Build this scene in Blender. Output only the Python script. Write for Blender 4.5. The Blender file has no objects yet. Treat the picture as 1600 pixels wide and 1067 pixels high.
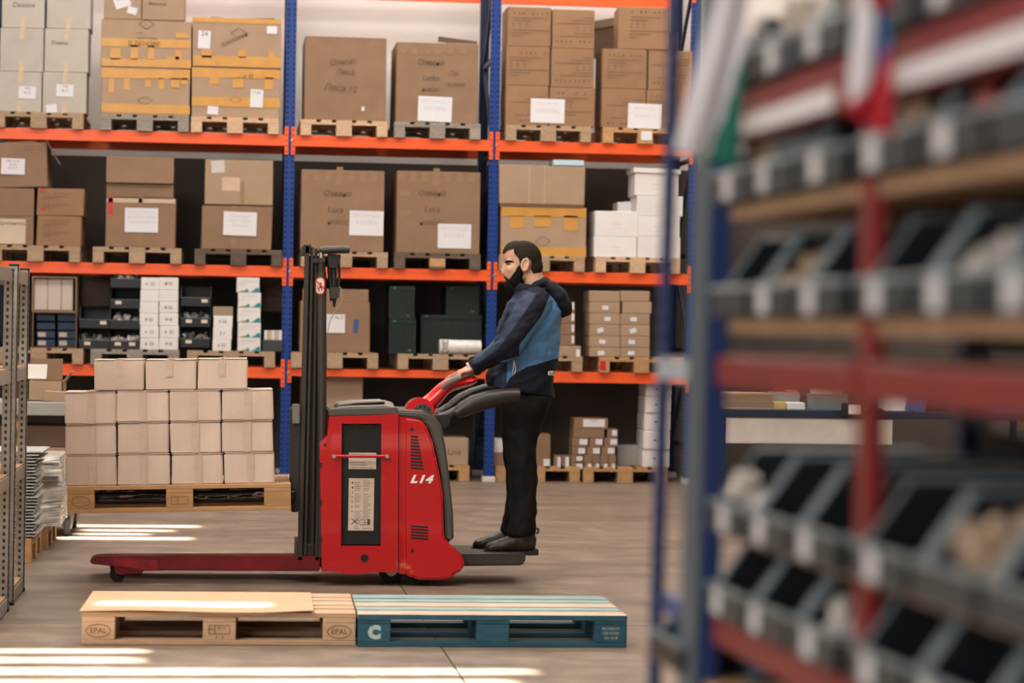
import bpy, bmesh, math, random
from mathutils import Vector, Matrix, Euler
random.seed(7)
SC = bpy.context.scene
COL = SC.collection
R = math.radians

# ------------------------------------------------------------------ camera
CAM_H, PITCH, ROLL, YAW, FPX = 1.4043, -0.0042, -0.0167, 0.1148, 3831.2
_F = Vector((math.sin(YAW)*math.cos(PITCH), math.cos(YAW)*math.cos(PITCH), math.sin(PITCH)))
_R0 = Vector((math.cos(YAW), -math.sin(YAW), 0))
_U0 = _R0.cross(_F)
_R = _R0*math.cos(ROLL) - _U0*math.sin(ROLL)
_U = _R0*math.sin(ROLL) + _U0*math.cos(ROLL)
CAM_O = Vector((0, 0, CAM_H))
cd = bpy.data.cameras.new('camera')
cam = bpy.data.objects.new('camera', cd)
COL.objects.link(cam)
cam.matrix_world = Matrix(((_R.x, _U.x, -_F.x, 0), (_R.y, _U.y, -_F.y, 0), (_R.z, _U.z, -_F.z, CAM_H), (0, 0, 0, 1)))
cd.sensor_width = 36.0
cd.lens = FPX/1600*36.0
cd.clip_start = 0.05
cd.clip_end = 200
cd.dof.use_dof = True
cd.dof.focus_distance = 13.55
cd.dof.aperture_fstop = 3.1
SC.camera = cam

# ------------------------------------------------------------------ world, sun, lamps, exposure
SC.view_settings.view_transform = 'Standard'
SC.view_settings.look = 'None'
SC.view_settings.gamma = 1.0
SC.view_settings.use_curve_mapping = False
SC.view_settings.exposure = 0.0
w = bpy.data.worlds.new('sky'); SC.world = w
w.use_nodes = True
wb = w.node_tree.nodes['Background']
wb.inputs[0].default_value = (1.0, 0.93, 0.86, 1)
wb.inputs[1].default_value = 0.025
SUN_D = Vector((-0.35, 0.42, -0.82)).normalized()
sl = bpy.data.lights.new('sun', 'SUN'); sl.energy = 60.0; sl.angle = R(0.7); sl.color = (1.0, 0.93, 0.84)
so = bpy.data.objects.new('sun', sl); COL.objects.link(so)
so.rotation_euler = SUN_D.to_track_quat('-Z', 'Y').to_euler()
def area(name, loc, target, sx, sy, power, color):
    l = bpy.data.lights.new(name, 'AREA'); l.shape = 'RECTANGLE'; l.size = sx; l.size_y = sy
    l.energy = power; l.color = color
    o = bpy.data.objects.new(name, l); COL.objects.link(o); o.location = loc
    o.rotation_euler = (Vector(target) - Vector(loc)).to_track_quat('-Z', 'Y').to_euler()
    return o
area('window_light', (-4.6, 6.0, 7.0), (1.0, 18.0, 1.4), 6.0, 3.0, 800, (1.0, 0.92, 0.83))
area('aisle_overhead_fill', (0.8, 18.2, 7.6), (0.8, 18.2, 0), 9.0, 2.2, 590, (1.0, 0.94, 0.87))  # added area light for the box tops, not a real skylight
area('front_overhead_fill', (0.5, 11.5, 7.6), (0.5, 11.5, 0), 8.0, 3.0, 520, (1.0, 0.94, 0.87))  # added overhead fill above the front floor, no skylight known there
area('foreground_fill', (-3.2, -1.5, 2.9), (1.0, 3.0, 1.3), 2.6, 2.2, 140, (0.86, 0.93, 1.0))  # added cool fill for the foreground bins; no door stands there
area('wall_fill', (1.0, 22.2, 7.4), (1.5, 24.0, 4.5), 9.0, 1.0, 300, (1.0, 0.95, 0.9))  # added fill that brightens the top of the back wall

# ------------------------------------------------------------------ pixel rays (photograph 1600 x 1067) used to measure places
def ray(x, y): return _F*FPX + _R*(x-800) - _U*(y-533.5)
def PY(x, y, Y):
    d = ray(x, y); return CAM_O + d*(Y/d.y)
def PG(x, y, z=0.0):
    d = ray(x, y); return CAM_O + d*((z-CAM_H)/d.z)
def zat(X, Y, ypx):
    def v(z):
        d = Vector((X, Y, z)) - CAM_O
        return 533.5 - FPX*d.dot(_U)/d.dot(_F)
    a, b = v(0.0), v(1.0)
    return (ypx-a)/(b-a)

# ------------------------------------------------------------------ materials
MATS = {}
def mat(name, col, rough=0.6, metal=0.0, var=0.08, scale=6.0, bump=0.0, spec=0.4, jitter=0.0, stretch=None, alpha=1.0, coat=0.0):
    if name in MATS: return MATS[name]
    m = bpy.data.materials.new(name); m.use_nodes = True
    nt = m.node_tree; N = nt.nodes; L = nt.links
    b = N['Principled BSDF']
    b.inputs['Roughness'].default_value = rough
    b.inputs['Metallic'].default_value = metal
    b.inputs['Specular IOR Level'].default_value = spec
    if coat: b.inputs['Coat Weight'].default_value = coat
    if alpha < 1: b.inputs['Alpha'].default_value = alpha
    c = (*col, 1)
    if var or jitter or bump:
        tc = N.new('ShaderNodeTexCoord'); mp = N.new('ShaderNodeMapping')
        if stretch: mp.inputs['Scale'].default_value = stretch
        L.new(tc.outputs['Object'], mp.inputs['Vector'])
        nz = N.new('ShaderNodeTexNoise'); nz.inputs['Scale'].default_value = scale
        nz.inputs['Detail'].default_value = 4.0
        L.new(mp.outputs['Vector'], nz.inputs['Vector'])
        mr = N.new('ShaderNodeMapRange'); mr.inputs['From Min'].default_value = 0.3; mr.inputs['From Max'].default_value = 0.7
        mr.inputs['To Min'].default_value = 1-var; mr.inputs['To Max'].default_value = 1+var
        L.new(nz.outputs['Fac'], mr.inputs['Value'])
        val = mr.outputs['Result']
        if jitter:
            oi = N.new('ShaderNodeObjectInfo'); m2 = N.new('ShaderNodeMapRange')
            m2.inputs['To Min'].default_value = 1-jitter; m2.inputs['To Max'].default_value = 1+jitter
            L.new(oi.outputs['Random'], m2.inputs['Value'])
            mm = N.new('ShaderNodeMath'); mm.operation = 'MULTIPLY'
            L.new(val, mm.inputs[0]); L.new(m2.outputs['Result'], mm.inputs[1]); val = mm.outputs[0]
        sc = N.new('ShaderNodeVectorMath'); sc.operation = 'SCALE'; sc.inputs[0].default_value = col
        L.new(val, sc.inputs['Scale']); L.new(sc.outputs['Vector'], b.inputs['Base Color'])
        if bump:
            bp = N.new('ShaderNodeBump'); bp.inputs['Strength'].default_value = bump; bp.inputs['Distance'].default_value = 0.01
            L.new(nz.outputs['Fac'], bp.inputs['Height']); L.new(bp.outputs['Normal'], b.inputs['Normal'])
    else:
        b.inputs['Base Color'].default_value = c
    MATS[name] = m
    return m

CARD = mat('cardboard_brown', (0.225, 0.133, 0.079), 0.75, var=0.07, scale=5, jitter=0.07)
CARDL = mat('cardboard_tan', (0.335, 0.228, 0.150), 0.75, var=0.06, scale=5, jitter=0.06)
CARDG = mat('cardboard_film_grey', (0.40, 0.36, 0.31), 0.4, var=0.06, scale=5, jitter=0.05)
CARDB = mat('cardboard_beige', (0.575, 0.45, 0.37), 0.7, var=0.05, scale=3, jitter=0.04, stretch=(6, 6, 1))
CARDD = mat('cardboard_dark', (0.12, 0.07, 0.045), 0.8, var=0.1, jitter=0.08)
CARDO = mat('cardboard_orange_brown', (0.25, 0.137, 0.07), 0.7, var=0.07, jitter=0.05)
WHITE = mat('white_board', (0.66, 0.63, 0.62), 0.55, var=0.04, jitter=0.04)
PAPER = mat('paper_white', (0.62, 0.61, 0.64), 0.6, var=0.02)
TAPEO = mat('orange_tape', (0.52, 0.26, 0.06), 0.3, var=0.08, scale=9)
TAPEB = mat('brown_tape', (0.25, 0.145, 0.08), 0.35, var=0.06)
TAPEC = mat('beige_tape', (0.50, 0.36, 0.26), 0.3, var=0.08, scale=14)
TAPER = mat('red_tape', (0.5, 0.02, 0.02), 0.4, var=0.0)
TAPEU = mat('blue_tape', (0.03, 0.09, 0.25), 0.4, var=0.0)
INK = mat('ink_dark', (0.07, 0.05, 0.04), 0.8, var=0.0)
INKF = mat('ink_faded', (0.125, 0.078, 0.047), 0.8, var=0.0)
INKG = mat('ink_grey', (0.48, 0.475, 0.49), 0.8, var=0.0)
WOOD = mat('pallet_wood', (0.36, 0.245, 0.155), 0.8, var=0.14, scale=7, bump=0.1, jitter=0.10, stretch=(1, 4, 4))
WOODO = mat('pallet_wood_orange', (0.42, 0.235, 0.105), 0.75, var=0.13, scale=7, bump=0.1, jitter=0.08, stretch=(1, 4, 4))
WOODP = mat('pallet_wood_pale', (0.53, 0.36, 0.23), 0.75, var=0.10, scale=7, bump=0.1, jitter=0.07, stretch=(1, 4, 4))
WOODG = mat('pallet_wood_grey', (0.27, 0.235, 0.20), 0.85, var=0.16, scale=7, bump=0.1, jitter=0.12, stretch=(1, 4, 4))
WOODD = mat('pallet_wood_dark', (0.11, 0.08, 0.06), 0.85, var=0.16, scale=7, bump=0.1, jitter=0.14, stretch=(1, 4, 4))
BLUEP = mat('pallet_blue_paint', (0.022, 0.098, 0.145), 0.6, var=0.22, scale=9, bump=0.1, jitter=0.12, stretch=(1, 4, 4))
BLUEW = mat('pallet_blue_worn', (0.24, 0.34, 0.33), 0.7, var=0.2, scale=9, bump=0.1, jitter=0.15, stretch=(1, 5, 5))
BLUEX = mat('pallet_bare_worn', (0.52, 0.41, 0.31), 0.7, var=0.15, scale=9, bump=0.1, stretch=(1, 5, 5))
RBLUE = mat('rack_blue', (0.006, 0.042, 0.23), 0.35, var=0.05)
RNAVY = mat('rack_navy', (0.012, 0.022, 0.06), 0.45, var=0.05)
RORANGE = mat('rack_orange', (0.78, 0.105, 0.022), 0.38, var=0.04)
RHOLE = mat('hole_dark', (0.01, 0.01, 0.015), 0.9, var=0.0)
RHOLEO = mat('hole_in_orange', (0.33, 0.03, 0.01), 0.9, var=0.0)
STEEL = mat('steel', (0.5, 0.5, 0.48), 0.35, metal=0.9, var=0.05)
GALV = mat('galvanised', (0.34, 0.32, 0.28), 0.42, metal=0.55, var=0.16, scale=18)
GREYP = mat('grey_paint', (0.27, 0.27, 0.245), 0.45, var=0.05)
CHIP = mat('chipboard', (0.50, 0.32, 0.19), 0.8, var=0.16, scale=40)
BINM = mat('bin_charcoal', (0.010, 0.013, 0.016), 0.42, var=0.08, jitter=0.1)
BINF = mat('bin_grey_blue', (0.034, 0.043, 0.047), 0.38, var=0.08, jitter=0.1)
BLACK = mat('black_plastic', (0.012, 0.012, 0.012), 0.45, var=0.05)
RUBBER = mat('black_rubber', (0.015, 0.014, 0.013), 0.7, var=0.05)
# ------------------------------------------------------------------ mesh helpers
class MB:
    def __init__(s): s.v = []; s.f = []; s.m = []
    def add(s, vs, fs, mi=0):
        n = len(s.v); s.v += [tuple(v) for v in vs]; s.f += [tuple(i+n for i in f) for f in fs]; s.m += [mi]*len(fs); return s
    def box(s, c, d, rot=None, mi=0):
        vs = []
        for x in (-.5, .5):
            for y in (-.5, .5):
                for z in (-.5, .5):
                    p = Vector((x*d[0], y*d[1], z*d[2]))
                    if rot is not None: p = rot @ p
                    vs.append(p + Vector(c))
        return s.add(vs, [(0, 1, 3, 2), (4, 6, 7, 5), (0, 4, 5, 1), (2, 3, 7, 6), (0, 2, 6, 4), (1, 5, 7, 3)], mi)
    def bb(s, x0, x1, y0, y1, z0, z1, mi=0):
        return s.box(((x0+x1)/2, (y0+y1)/2, (z0+z1)/2), (x1-x0, y1-y0, z1-z0), None, mi)
    def prism(s, pts, y0, y1, mi=0):           # outline in X,Z pushed along Y
        a = sum(pts[i][0]*pts[(i+1) % len(pts)][1]-pts[(i+1) % len(pts)][0]*pts[i][1] for i in range(len(pts)))
        if a < 0: pts = pts[::-1]
        n = len(pts)
        vs = [(p[0], y0, p[1]) for p in pts]+[(p[0], y1, p[1]) for p in pts]
        fs = [tuple(range(n)), tuple(range(2*n-1, n-1, -1))]+[(i, i+n, (i+1) % n+n, (i+1) % n) for i in range(n)]
        return s.add(vs, fs, mi)
    def cyl(s, a, b, r, n=12, r2=None, mi=0):
        a = Vector(a); b = Vector(b); r2 = r if r2 is None else r2
        t = (b-a).normalized(); u = t.orthogonal().normalized(); w_ = t.cross(u)
        vs = []
        for (p, q) in ((a, r), (b, r2)):
            for i in range(n):
                g = 2*math.pi*i/n; vs.append(p+(u*math.cos(g)+w_*math.sin(g))*q)
        fs = [tuple(range(n-1, -1, -1)), tuple(range(n, 2*n))]+[(i, (i+1) % n, (i+1) % n+n, i+n) for i in range(n)]
        return s.add(vs, fs, mi)
    def tube(s, pts, r, n=8, mi=0, closed=False, flat=1.0):
        pts = [Vector(p) for p in pts]; k = len(pts); rs = r if isinstance(r, (list, tuple)) else [r]*k
        vs = []; prev = None
        for i, p in enumerate(pts):
            if closed: t = pts[(i+1) % k]-pts[i-1]
            else: t = pts[min(i+1, k-1)]-pts[max(i-1, 0)]
            t.normalize()
            u = (prev-t*prev.dot(t)) if prev is not None else (Vector((0, 1, 0))-t*t.y if abs(t.y) < .95 else t.orthogonal())
            u.normalize(); prev = u; w_ = t.cross(u)
            for j in range(n):
                g = 2*math.pi*j/n; vs.append(p+(u*math.cos(g)*flat+w_*math.sin(g))*rs[i])
        fs = []
        for i in range(k if closed else k-1):
            for j in range(n):
                a0 = i*n+j; a1 = i*n+(j+1) % n; b0 = ((i+1) % k)*n+j; b1 = ((i+1) % k)*n+(j+1) % n
                fs.append((a0, a1, b1, b0))
        if not closed: fs += [tuple(range(n-1, -1, -1)), tuple(range((k-1)*n, k*n))]
        return s.add(vs, fs, mi)
    def ell(s, c, rad, rot=None, nu=16, nv=10, mi=0):
        vs = []; fs = []
        c = Vector(c)
        for i in range(nv+1):
            th = math.pi*i/nv
            for j in range(nu):
                ph = 2*math.pi*j/nu
                p = Vector((rad[0]*math.sin(th)*math.cos(ph), rad[1]*math.sin(th)*math.sin(ph), rad[2]*math.cos(th)))
                if rot is not None: p = rot @ p
                vs.append(c+p)
        for i in range(nv):
            for j in range(nu):
                fs.append((i*nu+j, (i+1)*nu+j, (i+1)*nu+(j+1) % nu, i*nu+(j+1) % nu))
        return s.add(vs, fs, mi)
    def loft(s, rings, n=20, mi=0):
        # rings: (centre, half width across path in XZ, half depth in Y, optional tangent)
        vs = []; k = len(rings)
        cs = [Vector(r_[0]) for r_ in rings]
        for i, r_ in enumerate(rings):
            t = Vector(r_[3]) if len(r_) > 3 and r_[3] is not None else cs[min(i+1, k-1)]-cs[max(i-1, 0)]
            t.normalize()
            u = Vector((0, 1, 0)); u = (u-t*t.y).normalized(); w_ = t.cross(u)
            for j in range(n):
                g = 2*math.pi*j/n; vs.append(cs[i]+u*math.cos(g)*r_[2]+w_*math.sin(g)*r_[1])
        fs = []
        for i in range(k-1):
            for j in range(n):
                fs.append((i*n+j, i*n+(j+1) % n, (i+1)*n+(j+1) % n, (i+1)*n+j))
        fs += [tuple(range(n-1, -1, -1)), tuple(range((k-1)*n, k*n))]
        return s.add(vs, fs, mi)
    def mesh(s, name, mats, bevel=0.0, seg=1, smooth=0, fix=False):
        me = bpy.data.meshes.new(name); me.from_pydata(s.v, [], s.f)
        for i, a in enumerate(s.m): me.polygons[i].material_index = a
        if bevel or fix or smooth:
            b = bmesh.new(); b.from_mesh(me)
            if fix or smooth: bmesh.ops.remove_doubles(b, verts=b.verts, dist=1e-6)
            bmesh.ops.recalc_face_normals(b, faces=b.faces)
            if bevel:
                es = [e for e in b.edges if len(e.link_faces) == 2 and e.calc_face_angle(0) > R(32)]
                bmesh.ops.bevel(b, geom=es, offset=bevel, segments=seg, affect='EDGES', clamp_overlap=True)
            b.to_mesh(me); b.free()
        if smooth:
            me.polygons.foreach_set('use_smooth', [True]*len(me.polygons)); me.set_sharp_from_angle(angle=R(smooth))
        if not isinstance(mats, (list, tuple)): mats = [mats]
        for m_ in mats: me.materials.append(m_)
        return me
def obj(name, me, parent=None, loc=(0, 0, 0), rot=(0, 0, 0)):
    o = bpy.data.objects.new(name, me); COL.objects.link(o)
    o.location = loc; o.rotation_euler = rot
    if parent is not None: o.parent = parent
    return o
def tag(o, label, cat, group=None, kind=None):
    o['label'] = label; o['category'] = cat
    if group: o['group'] = group
    if kind: o['kind'] = kind
    return o
def empty(name, loc, label, cat, group=None, rot=(0, 0, 0)):
    o = obj(name, None, None, loc, rot); o.empty_display_size = .1
    return tag(o, label, cat, group)
def structure(name, me, loc=(0, 0, 0)):
    o = obj(name, me, None, loc); o['kind'] = 'structure'; return o
CACHE = {}
def boxmesh(dx, dy, dz, m, bevel=0.0, seg=1):
    key = (round(dx, 4), round(dy, 4), round(dz, 4), m.name, bevel, seg)
    if key not in CACHE:
        CACHE[key] = MB().box((0, 0, 0), (dx, dy, dz)).mesh('box', m, bevel, seg)
    return CACHE[key]
def bpart(name, parent, c, d, m, bevel=0.0, rot=(0, 0, 0)):   # box part in the parent's own frame
    return obj(name, boxmesh(d[0], d[1], d[2], m, bevel), parent, c, rot)
def text(name, body, size, m, parent, loc, rot=(R(90), 0, 0), align='CENTER', shear=0.0, sx=1.0, bold=0.0):
    c = bpy.data.curves.new(name, 'FONT'); c.body = body; c.size = size; c.align_x = align; c.align_y = 'CENTER'
    c.resolution_u = 2; c.shear = shear; c.offset = bold; c.materials.append(m); c.extrude = 0.0
    o = obj(name, c, parent, loc, rot); o.scale.x = sx
    return o
def ray_box(parent, name, x0, x1, y0, y1, Yp, m, t=0.003, off=0.0):
    pass

# ------------------------------------------------------------------ the setting
FLOOR = mat('concrete', (0.200, 0.150, 0.112), 0.42, var=0.26, scale=1.5, bump=0.02, stretch=(0.45, 1.8, 1))
nt = FLOOR.node_tree
_b = nt.nodes['Principled BSDF']; _src = _b.inputs['Base Color'].links[0].from_socket
_tc = nt.nodes.new('ShaderNodeTexCoord'); _n2 = nt.nodes.new('ShaderNodeTexNoise'); _n2.inputs['Scale'].default_value = 5; _n2.inputs['Detail'].default_value = 8; _n2.inputs['Roughness'].default_value = .65
nt.links.new(_tc.outputs['Object'], _n2.inputs['Vector'])
_mr = nt.nodes.new('ShaderNodeMapRange'); _mr.inputs['From Min'].default_value = .35; _mr.inputs['From Max'].default_value = .65; _mr.inputs['To Min'].default_value = .74; _mr.inputs['To Max'].default_value = 1.2
nt.links.new(_n2.outputs['Fac'], _mr.inputs['Value'])
_sc = nt.nodes.new('ShaderNodeVectorMath'); _sc.operation = 'SCALE'
nt.links.new(_src, _sc.inputs[0]); nt.links.new(_mr.outputs['Result'], _sc.inputs['Scale']); nt.links.new(_sc.outputs['Vector'], _b.inputs['Base Color'])
_mr2 = nt.nodes.new('ShaderNodeMapRange'); _mr2.inputs['To Min'].default_value = .3; _mr2.inputs['To Max'].default_value = .55
nt.links.new(_n2.outputs['Fac'], _mr2.inputs['Value']); nt.links.new(_mr2.outputs['Result'], _b.inputs['Roughness'])
JOINT = mat('joint_dark', (0.06, 0.05, 0.04), 0.9, var=0)
floor = structure('floor', MB().bb(-9, 12, -6, 27, -.2, -.006).mesh('floor', JOINT))
xs = [-9, -5.1, .955, 6.9, 12]; ys = [-6, 1.6, 6.6, 11.637, 16.7, 21.7, 27]
for i in range(len(xs)-1):
    for j in range(len(ys)-1):
        g = .004
        o = obj('floor_slab', boxmesh(xs[i+1]-xs[i]-g*2, ys[j+1]-ys[j]-g*2, .03, FLOOR), floor, ((xs[i]+xs[i+1])/2, (ys[j]+ys[j+1])/2, -.015))
WALLW = mat('wall_cream', (0.62, 0.58, 0.54), 0.8, var=0.03, scale=1.5)
WALLD = mat('wall_dark_render', (0.06, 0.049, 0.041), 0.85, var=0.15, scale=1.2)
WY = 24.05
structure('wall_back', MB().bb(-9, 12, WY, WY+.2, 0, 8).mesh('wall_back', WALLW))
structure('trim_1', MB().bb(-9, 12, WY-.02, WY, 0, 3.03).mesh('trim', WALLD))
structure('wall_left', MB().bb(-9.2, -9, -6, 27, 0, 8).mesh('wall_left', WALLW))
# ceiling with unseen slots, made up and shaped to give the sun streaks
H = 7.9
patches = [  # centre x, y, z of the lit patch, length along x, width along y
    (-.87, 10.66, 0, 1.05, .12), (-.95, 10.38, 0, 1.2, .17), (.34, 10.04, 0, 1.85, .17), (-.95, 10.05, 0, 1.0, .2),
    (.0, 9.72, 0, 2.3, .18), (-.6, 9.45, 0, 1.7, .16),
    (-.18, 11.13, .148, .72, .14),
    (-.68, 17.30, 0, .95, .19), (-.66, 16.92, 0, .6, .15), (-.75, 16.62, 0, .45, .14), (-.66, 16.30, 0, .85, .2)]
holes = []
for (px, py, pz, lx, ly) in patches:
    t = (H-pz)/-SUN_D.z
    hx, hy = px-SUN_D.x*t, py-SUN_D.y*t
    holes.append((hx-lx/2, hx+lx/2, hy-ly/2, hy+ly/2))
gx = sorted({-9.2, 12.0, *[h[0] for h in holes], *[h[1] for h in holes]})
gy = sorted({-6.0, 27.0, *[h[2] for h in holes], *[h[3] for h in holes]})
cb = MB()
for j in range(len(gy)-1):
    run = None
    for i in range(len(gx)-1):
        cx, cy = (gx[i]+gx[i+1])/2, (gy[j]+gy[j+1])/2
        hole = any(h[0] < cx < h[1] and h[2] < cy < h[3] for h in holes)
        if not hole and run is None: run = gx[i]
        if hole and run is not None: cb.bb(run, gx[i], gy[j], gy[j+1], H, H+.012); run = None
    if run is not None: cb.bb(run, gx[-1], gy[j], gy[j+1], H, H+.012)
structure('ceiling', cb.mesh('ceiling', WALLW))

# ------------------------------------------------------------------ pallet rack
YR = 22.66
XU = [-2.185, .524, 2.4164, 4.309]
ZB = [1.035, 1.966, 3.174, 4.69]     # beam tops
BH = .1
rack = empty('pallet_rack', (1.0, YR, 0), 'tall blue and orange pallet rack along the back wall', 'rack')
O = rack.location
def rl(x, y, z): return (x-O.x, y-O.y, z-O.z)
HTOP = 5.2
up = MB()
# upright: open C profile with two flanges and a centre groove
up.bb(-.042, -.012, 0, .006, 0, HTOP).bb(.012, .042, 0, .006, 0, HTOP).bb(-.014, .014, .012, .018, 0, HTOP)
up.bb(-.014, -.011, .004, .014, 0, HTOP).bb(.011, .014, .004, .014, 0, HTOP)
up.bb(-.045, -.040, 0, .075, 0, HTOP).bb(.040, .045, 0, .075, 0, HTOP)
up.bb(-.045, -.030, .07, .075, 0, HTOP).bb(.030, .045, .07, .075, 0, HTOP)
upm = up.mesh('upright', RBLUE)
hol = MB()
for k in range(int(HTOP/.05)):
    for sx in (-1, 1): hol.bb(sx*.027-.007, sx*.027+.007, -.0012, .0, .05*k+.02, .05*k+.042)
    for sx in (-1, 1): hol.bb(sx*.0456-.0006, sx*.0456+.0006, .025, .05, .05*k+.02, .05*k+.042)
holm = hol.mesh('hole_row', RHOLE)
upmn = upm.copy(); upmn.materials.clear(); upmn.materials.append(RNAVY)
holw = holm.copy(); holw.materials.clear(); holw.materials.append(mat('hole_pale', (0.45, 0.42, 0.38), .9, var=0))
for i, x in enumerate(XU):
    u = obj('upright', upm, rack, rl(x, YR, 0)); h = obj('hole_row', holm, u); h['kind'] = 'stuff'
    u = obj('upright', upmn, rack, rl(x, YR+1.1, 0), (0, 0, math.pi)); h = obj('hole_row', holw, u); h['kind'] = 'stuff'
    for (yy) in (YR+.04, YR+1.06):
        obj('foot_plate', boxmesh(.12, .13, .05, mat('foot_plate_pale', (.55, .5, .45), .6), .004), rack, rl(x, yy, .025))
    for k, z in enumerate((.35, 1.25, 2.15, 3.05, 3.95, 4.85)):
        bpart('frame_strut', rack, rl(x, YR+.55, z), (.03, .96, .04), RNAVY)
        if k < 5:
            s = 1 if k % 2 else -1; L_ = math.hypot(.96, .9)
            bpart('frame_brace', rack, rl(x, YR+.55, z+.45), (.03, L_, .04), RNAVY, rot=(s*math.atan2(.9, .96), 0, 0))
bolt = MB().cyl((0, 0, 0), (0, -.012, 0), .011, 8).mesh('bolt', STEEL)
def connector(x, ztop, down, side):
    o = obj('beam_connector', boxmesh(.036, .012, .076+down, RORANGE, .002), rack, rl(x+side*.031, YR-.006, ztop+(.076-down)/2))
    hb = MB()
    for k in range(int((.076+down)/.05)): hb.bb(-.007, .007, -.0068, -.006, -(.076+down)/2+.02+.05*k, -(.076+down)/2+.036+.05*k)
    hh = obj('connector_hole', hb.mesh('connector_hole', RHOLEO), o); hh['kind'] = 'stuff'
for lv, z in enumerate(ZB):
    for b in range(3):
        h = .068 if (lv == 0 and b == 1) else BH
        zz = z-.008 if (lv == 0 and b == 1) else z
        x0, x1 = XU[b]+.045, XU[b+1]-.045
        for (y0, front) in ((YR-.012, True), (YR+1.07, False)):
            m = MB().bb(-(x1-x0)/2, (x1-x0)/2, 0, .05, -h, 0)
            m.bb(-(x1-x0)/2, (x1-x0)/2, -.003, 0, -h*.28, 0).bb(-(x1-x0)/2, (x1-x0)/2, -.003, 0, -h, -h*.74)
            obj('beam', m.mesh('beam', RORANGE), rack, rl((x0+x1)/2, y0, zz))
        connector(XU[b], zz, .13 if h < .09 else .18, 1); connector(XU[b+1], zz, .13 if h < .09 else .18, -1)
    for x in XU[1:3]: obj('bolt', bolt, rack, rl(x+.016, YR-.012, z-.045))

# ------------------------------------------------------------------ pallets
def pallet_meshes(mset, key):
    # local frame: x along the 1.2 m boards, y 0.8 m, front face at y = 0, z up from 0
    d = {}
    d['deck_board'] = boxmesh(1.2, .145, .022, mset, .002); d['deck_narrow'] = boxmesh(1.2, .1, .022, mset, .002)
    d['stringer_board'] = boxmesh(.145, .8, .022, mset, .002)
    d['block'] = boxmesh(.145, .1, .078, mset, .003); d['block_mid'] = boxmesh(.145, .145, .078, mset, .003)
    d['bottom_board'] = boxmesh(1.2, .1, .022, mset, .002); d['bottom_mid'] = boxmesh(1.2, .145, .022, mset, .002)
    return d
def pallet(loc, rotz, label, m, group=None, long_front=True, mat_over=None, roty=0.0):
    d = pallet_meshes(m, m.name)
    p = empty('pallet', loc, label, 'pallet', group, rot=(0, roty, rotz))
    mo = mat_over or {}
    def put(n, key, c):
        o = obj(n, d[key], p, c)
        k = (n, len([1 for q in p.children if q.name.split('.')[0] == n])-1)
        if k in mo:
            o.data = d[key].copy(); o.data.materials[0] = mo[k]
        return o
    for i, (y, key) in enumerate(((.0725, 'deck_board'), (.2375, 'deck_narrow'), (.4, 'deck_board'), (.5625, 'deck_narrow'), (.7275, 'deck_board'))):
        put('deck_board', key, (.6, y, .133))
    for x in (.0725, .6, 1.1275): put('stringer_board', 'stringer_board', (x, .4, .111))
    for x in (.0725, .6, 1.1275):
        for y, key in ((.05, 'block'), (.4, 'block_mid'), (.75, 'block')): put('block', key, (x, y, .061))
    for y, key in ((.05, 'bottom_board'), (.4, 'bottom_mid'), (.75, 'bottom_board')): put('bottom_board', key, (.6, y, .011))
    return p
def rack_pallet(px0, px1, ypx, zbase, label, m, Y=22.60, mat_over=None):
    # short side (0.8 m) to the front: the pallet's long axis runs into the rack
    a = PY(px0, ypx, Y); b = PY(px1, ypx, Y); c = (a.x+b.x)/2
    p = pallet((c+.4, Y, zbase), R(90), label, m, 'wooden pallets on the rack', mat_over=mat_over)
    p['front'] = Y
    return p
# ------------------------------------------------------------------ goods on the rack
INKD = mat('marker_ink', (.085, .058, .04), .8, var=0)
YF = 22.63
def carton(px, z, m, label, group=None, Y=YF, depth=.55, cat='box', name='carton', rot=0.0, bevel=.006, seam=False, wonk=0.0):
    x0, x1, yt, yb = px; xm = (x0+x1)/2; ym = (yt+yb)/2
    X0 = PY(x0, ym, Y).x; X1 = PY(x1, ym, Y).x; z1 = PY(xm, yt, Y).z
    if z is None: z = PY(xm, yb, Y).z
    dx = X1-X0; dz = max(z1-z, .02)
    mb = MB().bb(-dx/2, dx/2, 0, depth, 0, dz)
    if wonk:
        rr = random.Random(int(x0*7+yt)); mb.v = [(v[0]+rr.uniform(-wonk, wonk), v[1]+rr.uniform(0, wonk), v[2]+(rr.uniform(-wonk, 0) if v[2] > 0 else 0)) for v in mb.v]
    o = obj(name, mb.mesh(name, m, bevel, 1), None, ((X0+X1)/2, Y, z), (0, 0, rot))
    tag(o, label, cat, group)
    TOP[o.name] = z+dz; DIM[o.name] = (dx, depth, dz)
    if seam:
        bpart('flap_seam', o, (0, -.0005, dz-.004), (dx*.98, .002, .004), CARDD)
    return o
TOP = {}; DIM = {}
def top(o): return TOP[o.name]
def loc2(o, x, y):
    p = PY(x, y, o.location.y); return (p.x-o.location.x, p.z-o.location.z)
def patch(o, name, px, m, t=.002, tilt=0.0, dy=0.0):
    (a, d) = loc2(o, px[0], (px[2]+px[3])/2)[0], 0
    b = loc2(o, px[1], (px[2]+px[3])/2)[0]
    zt = loc2(o, (px[0]+px[1])/2, px[2])[1]; zb = loc2(o, (px[0]+px[1])/2, px[3])[1]
    return obj(name, boxmesh(b-a, t, zt-zb, m), o, ((a+b)/2, -t/2-dy, (zt+zb)/2), (0, tilt, 0))
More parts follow.
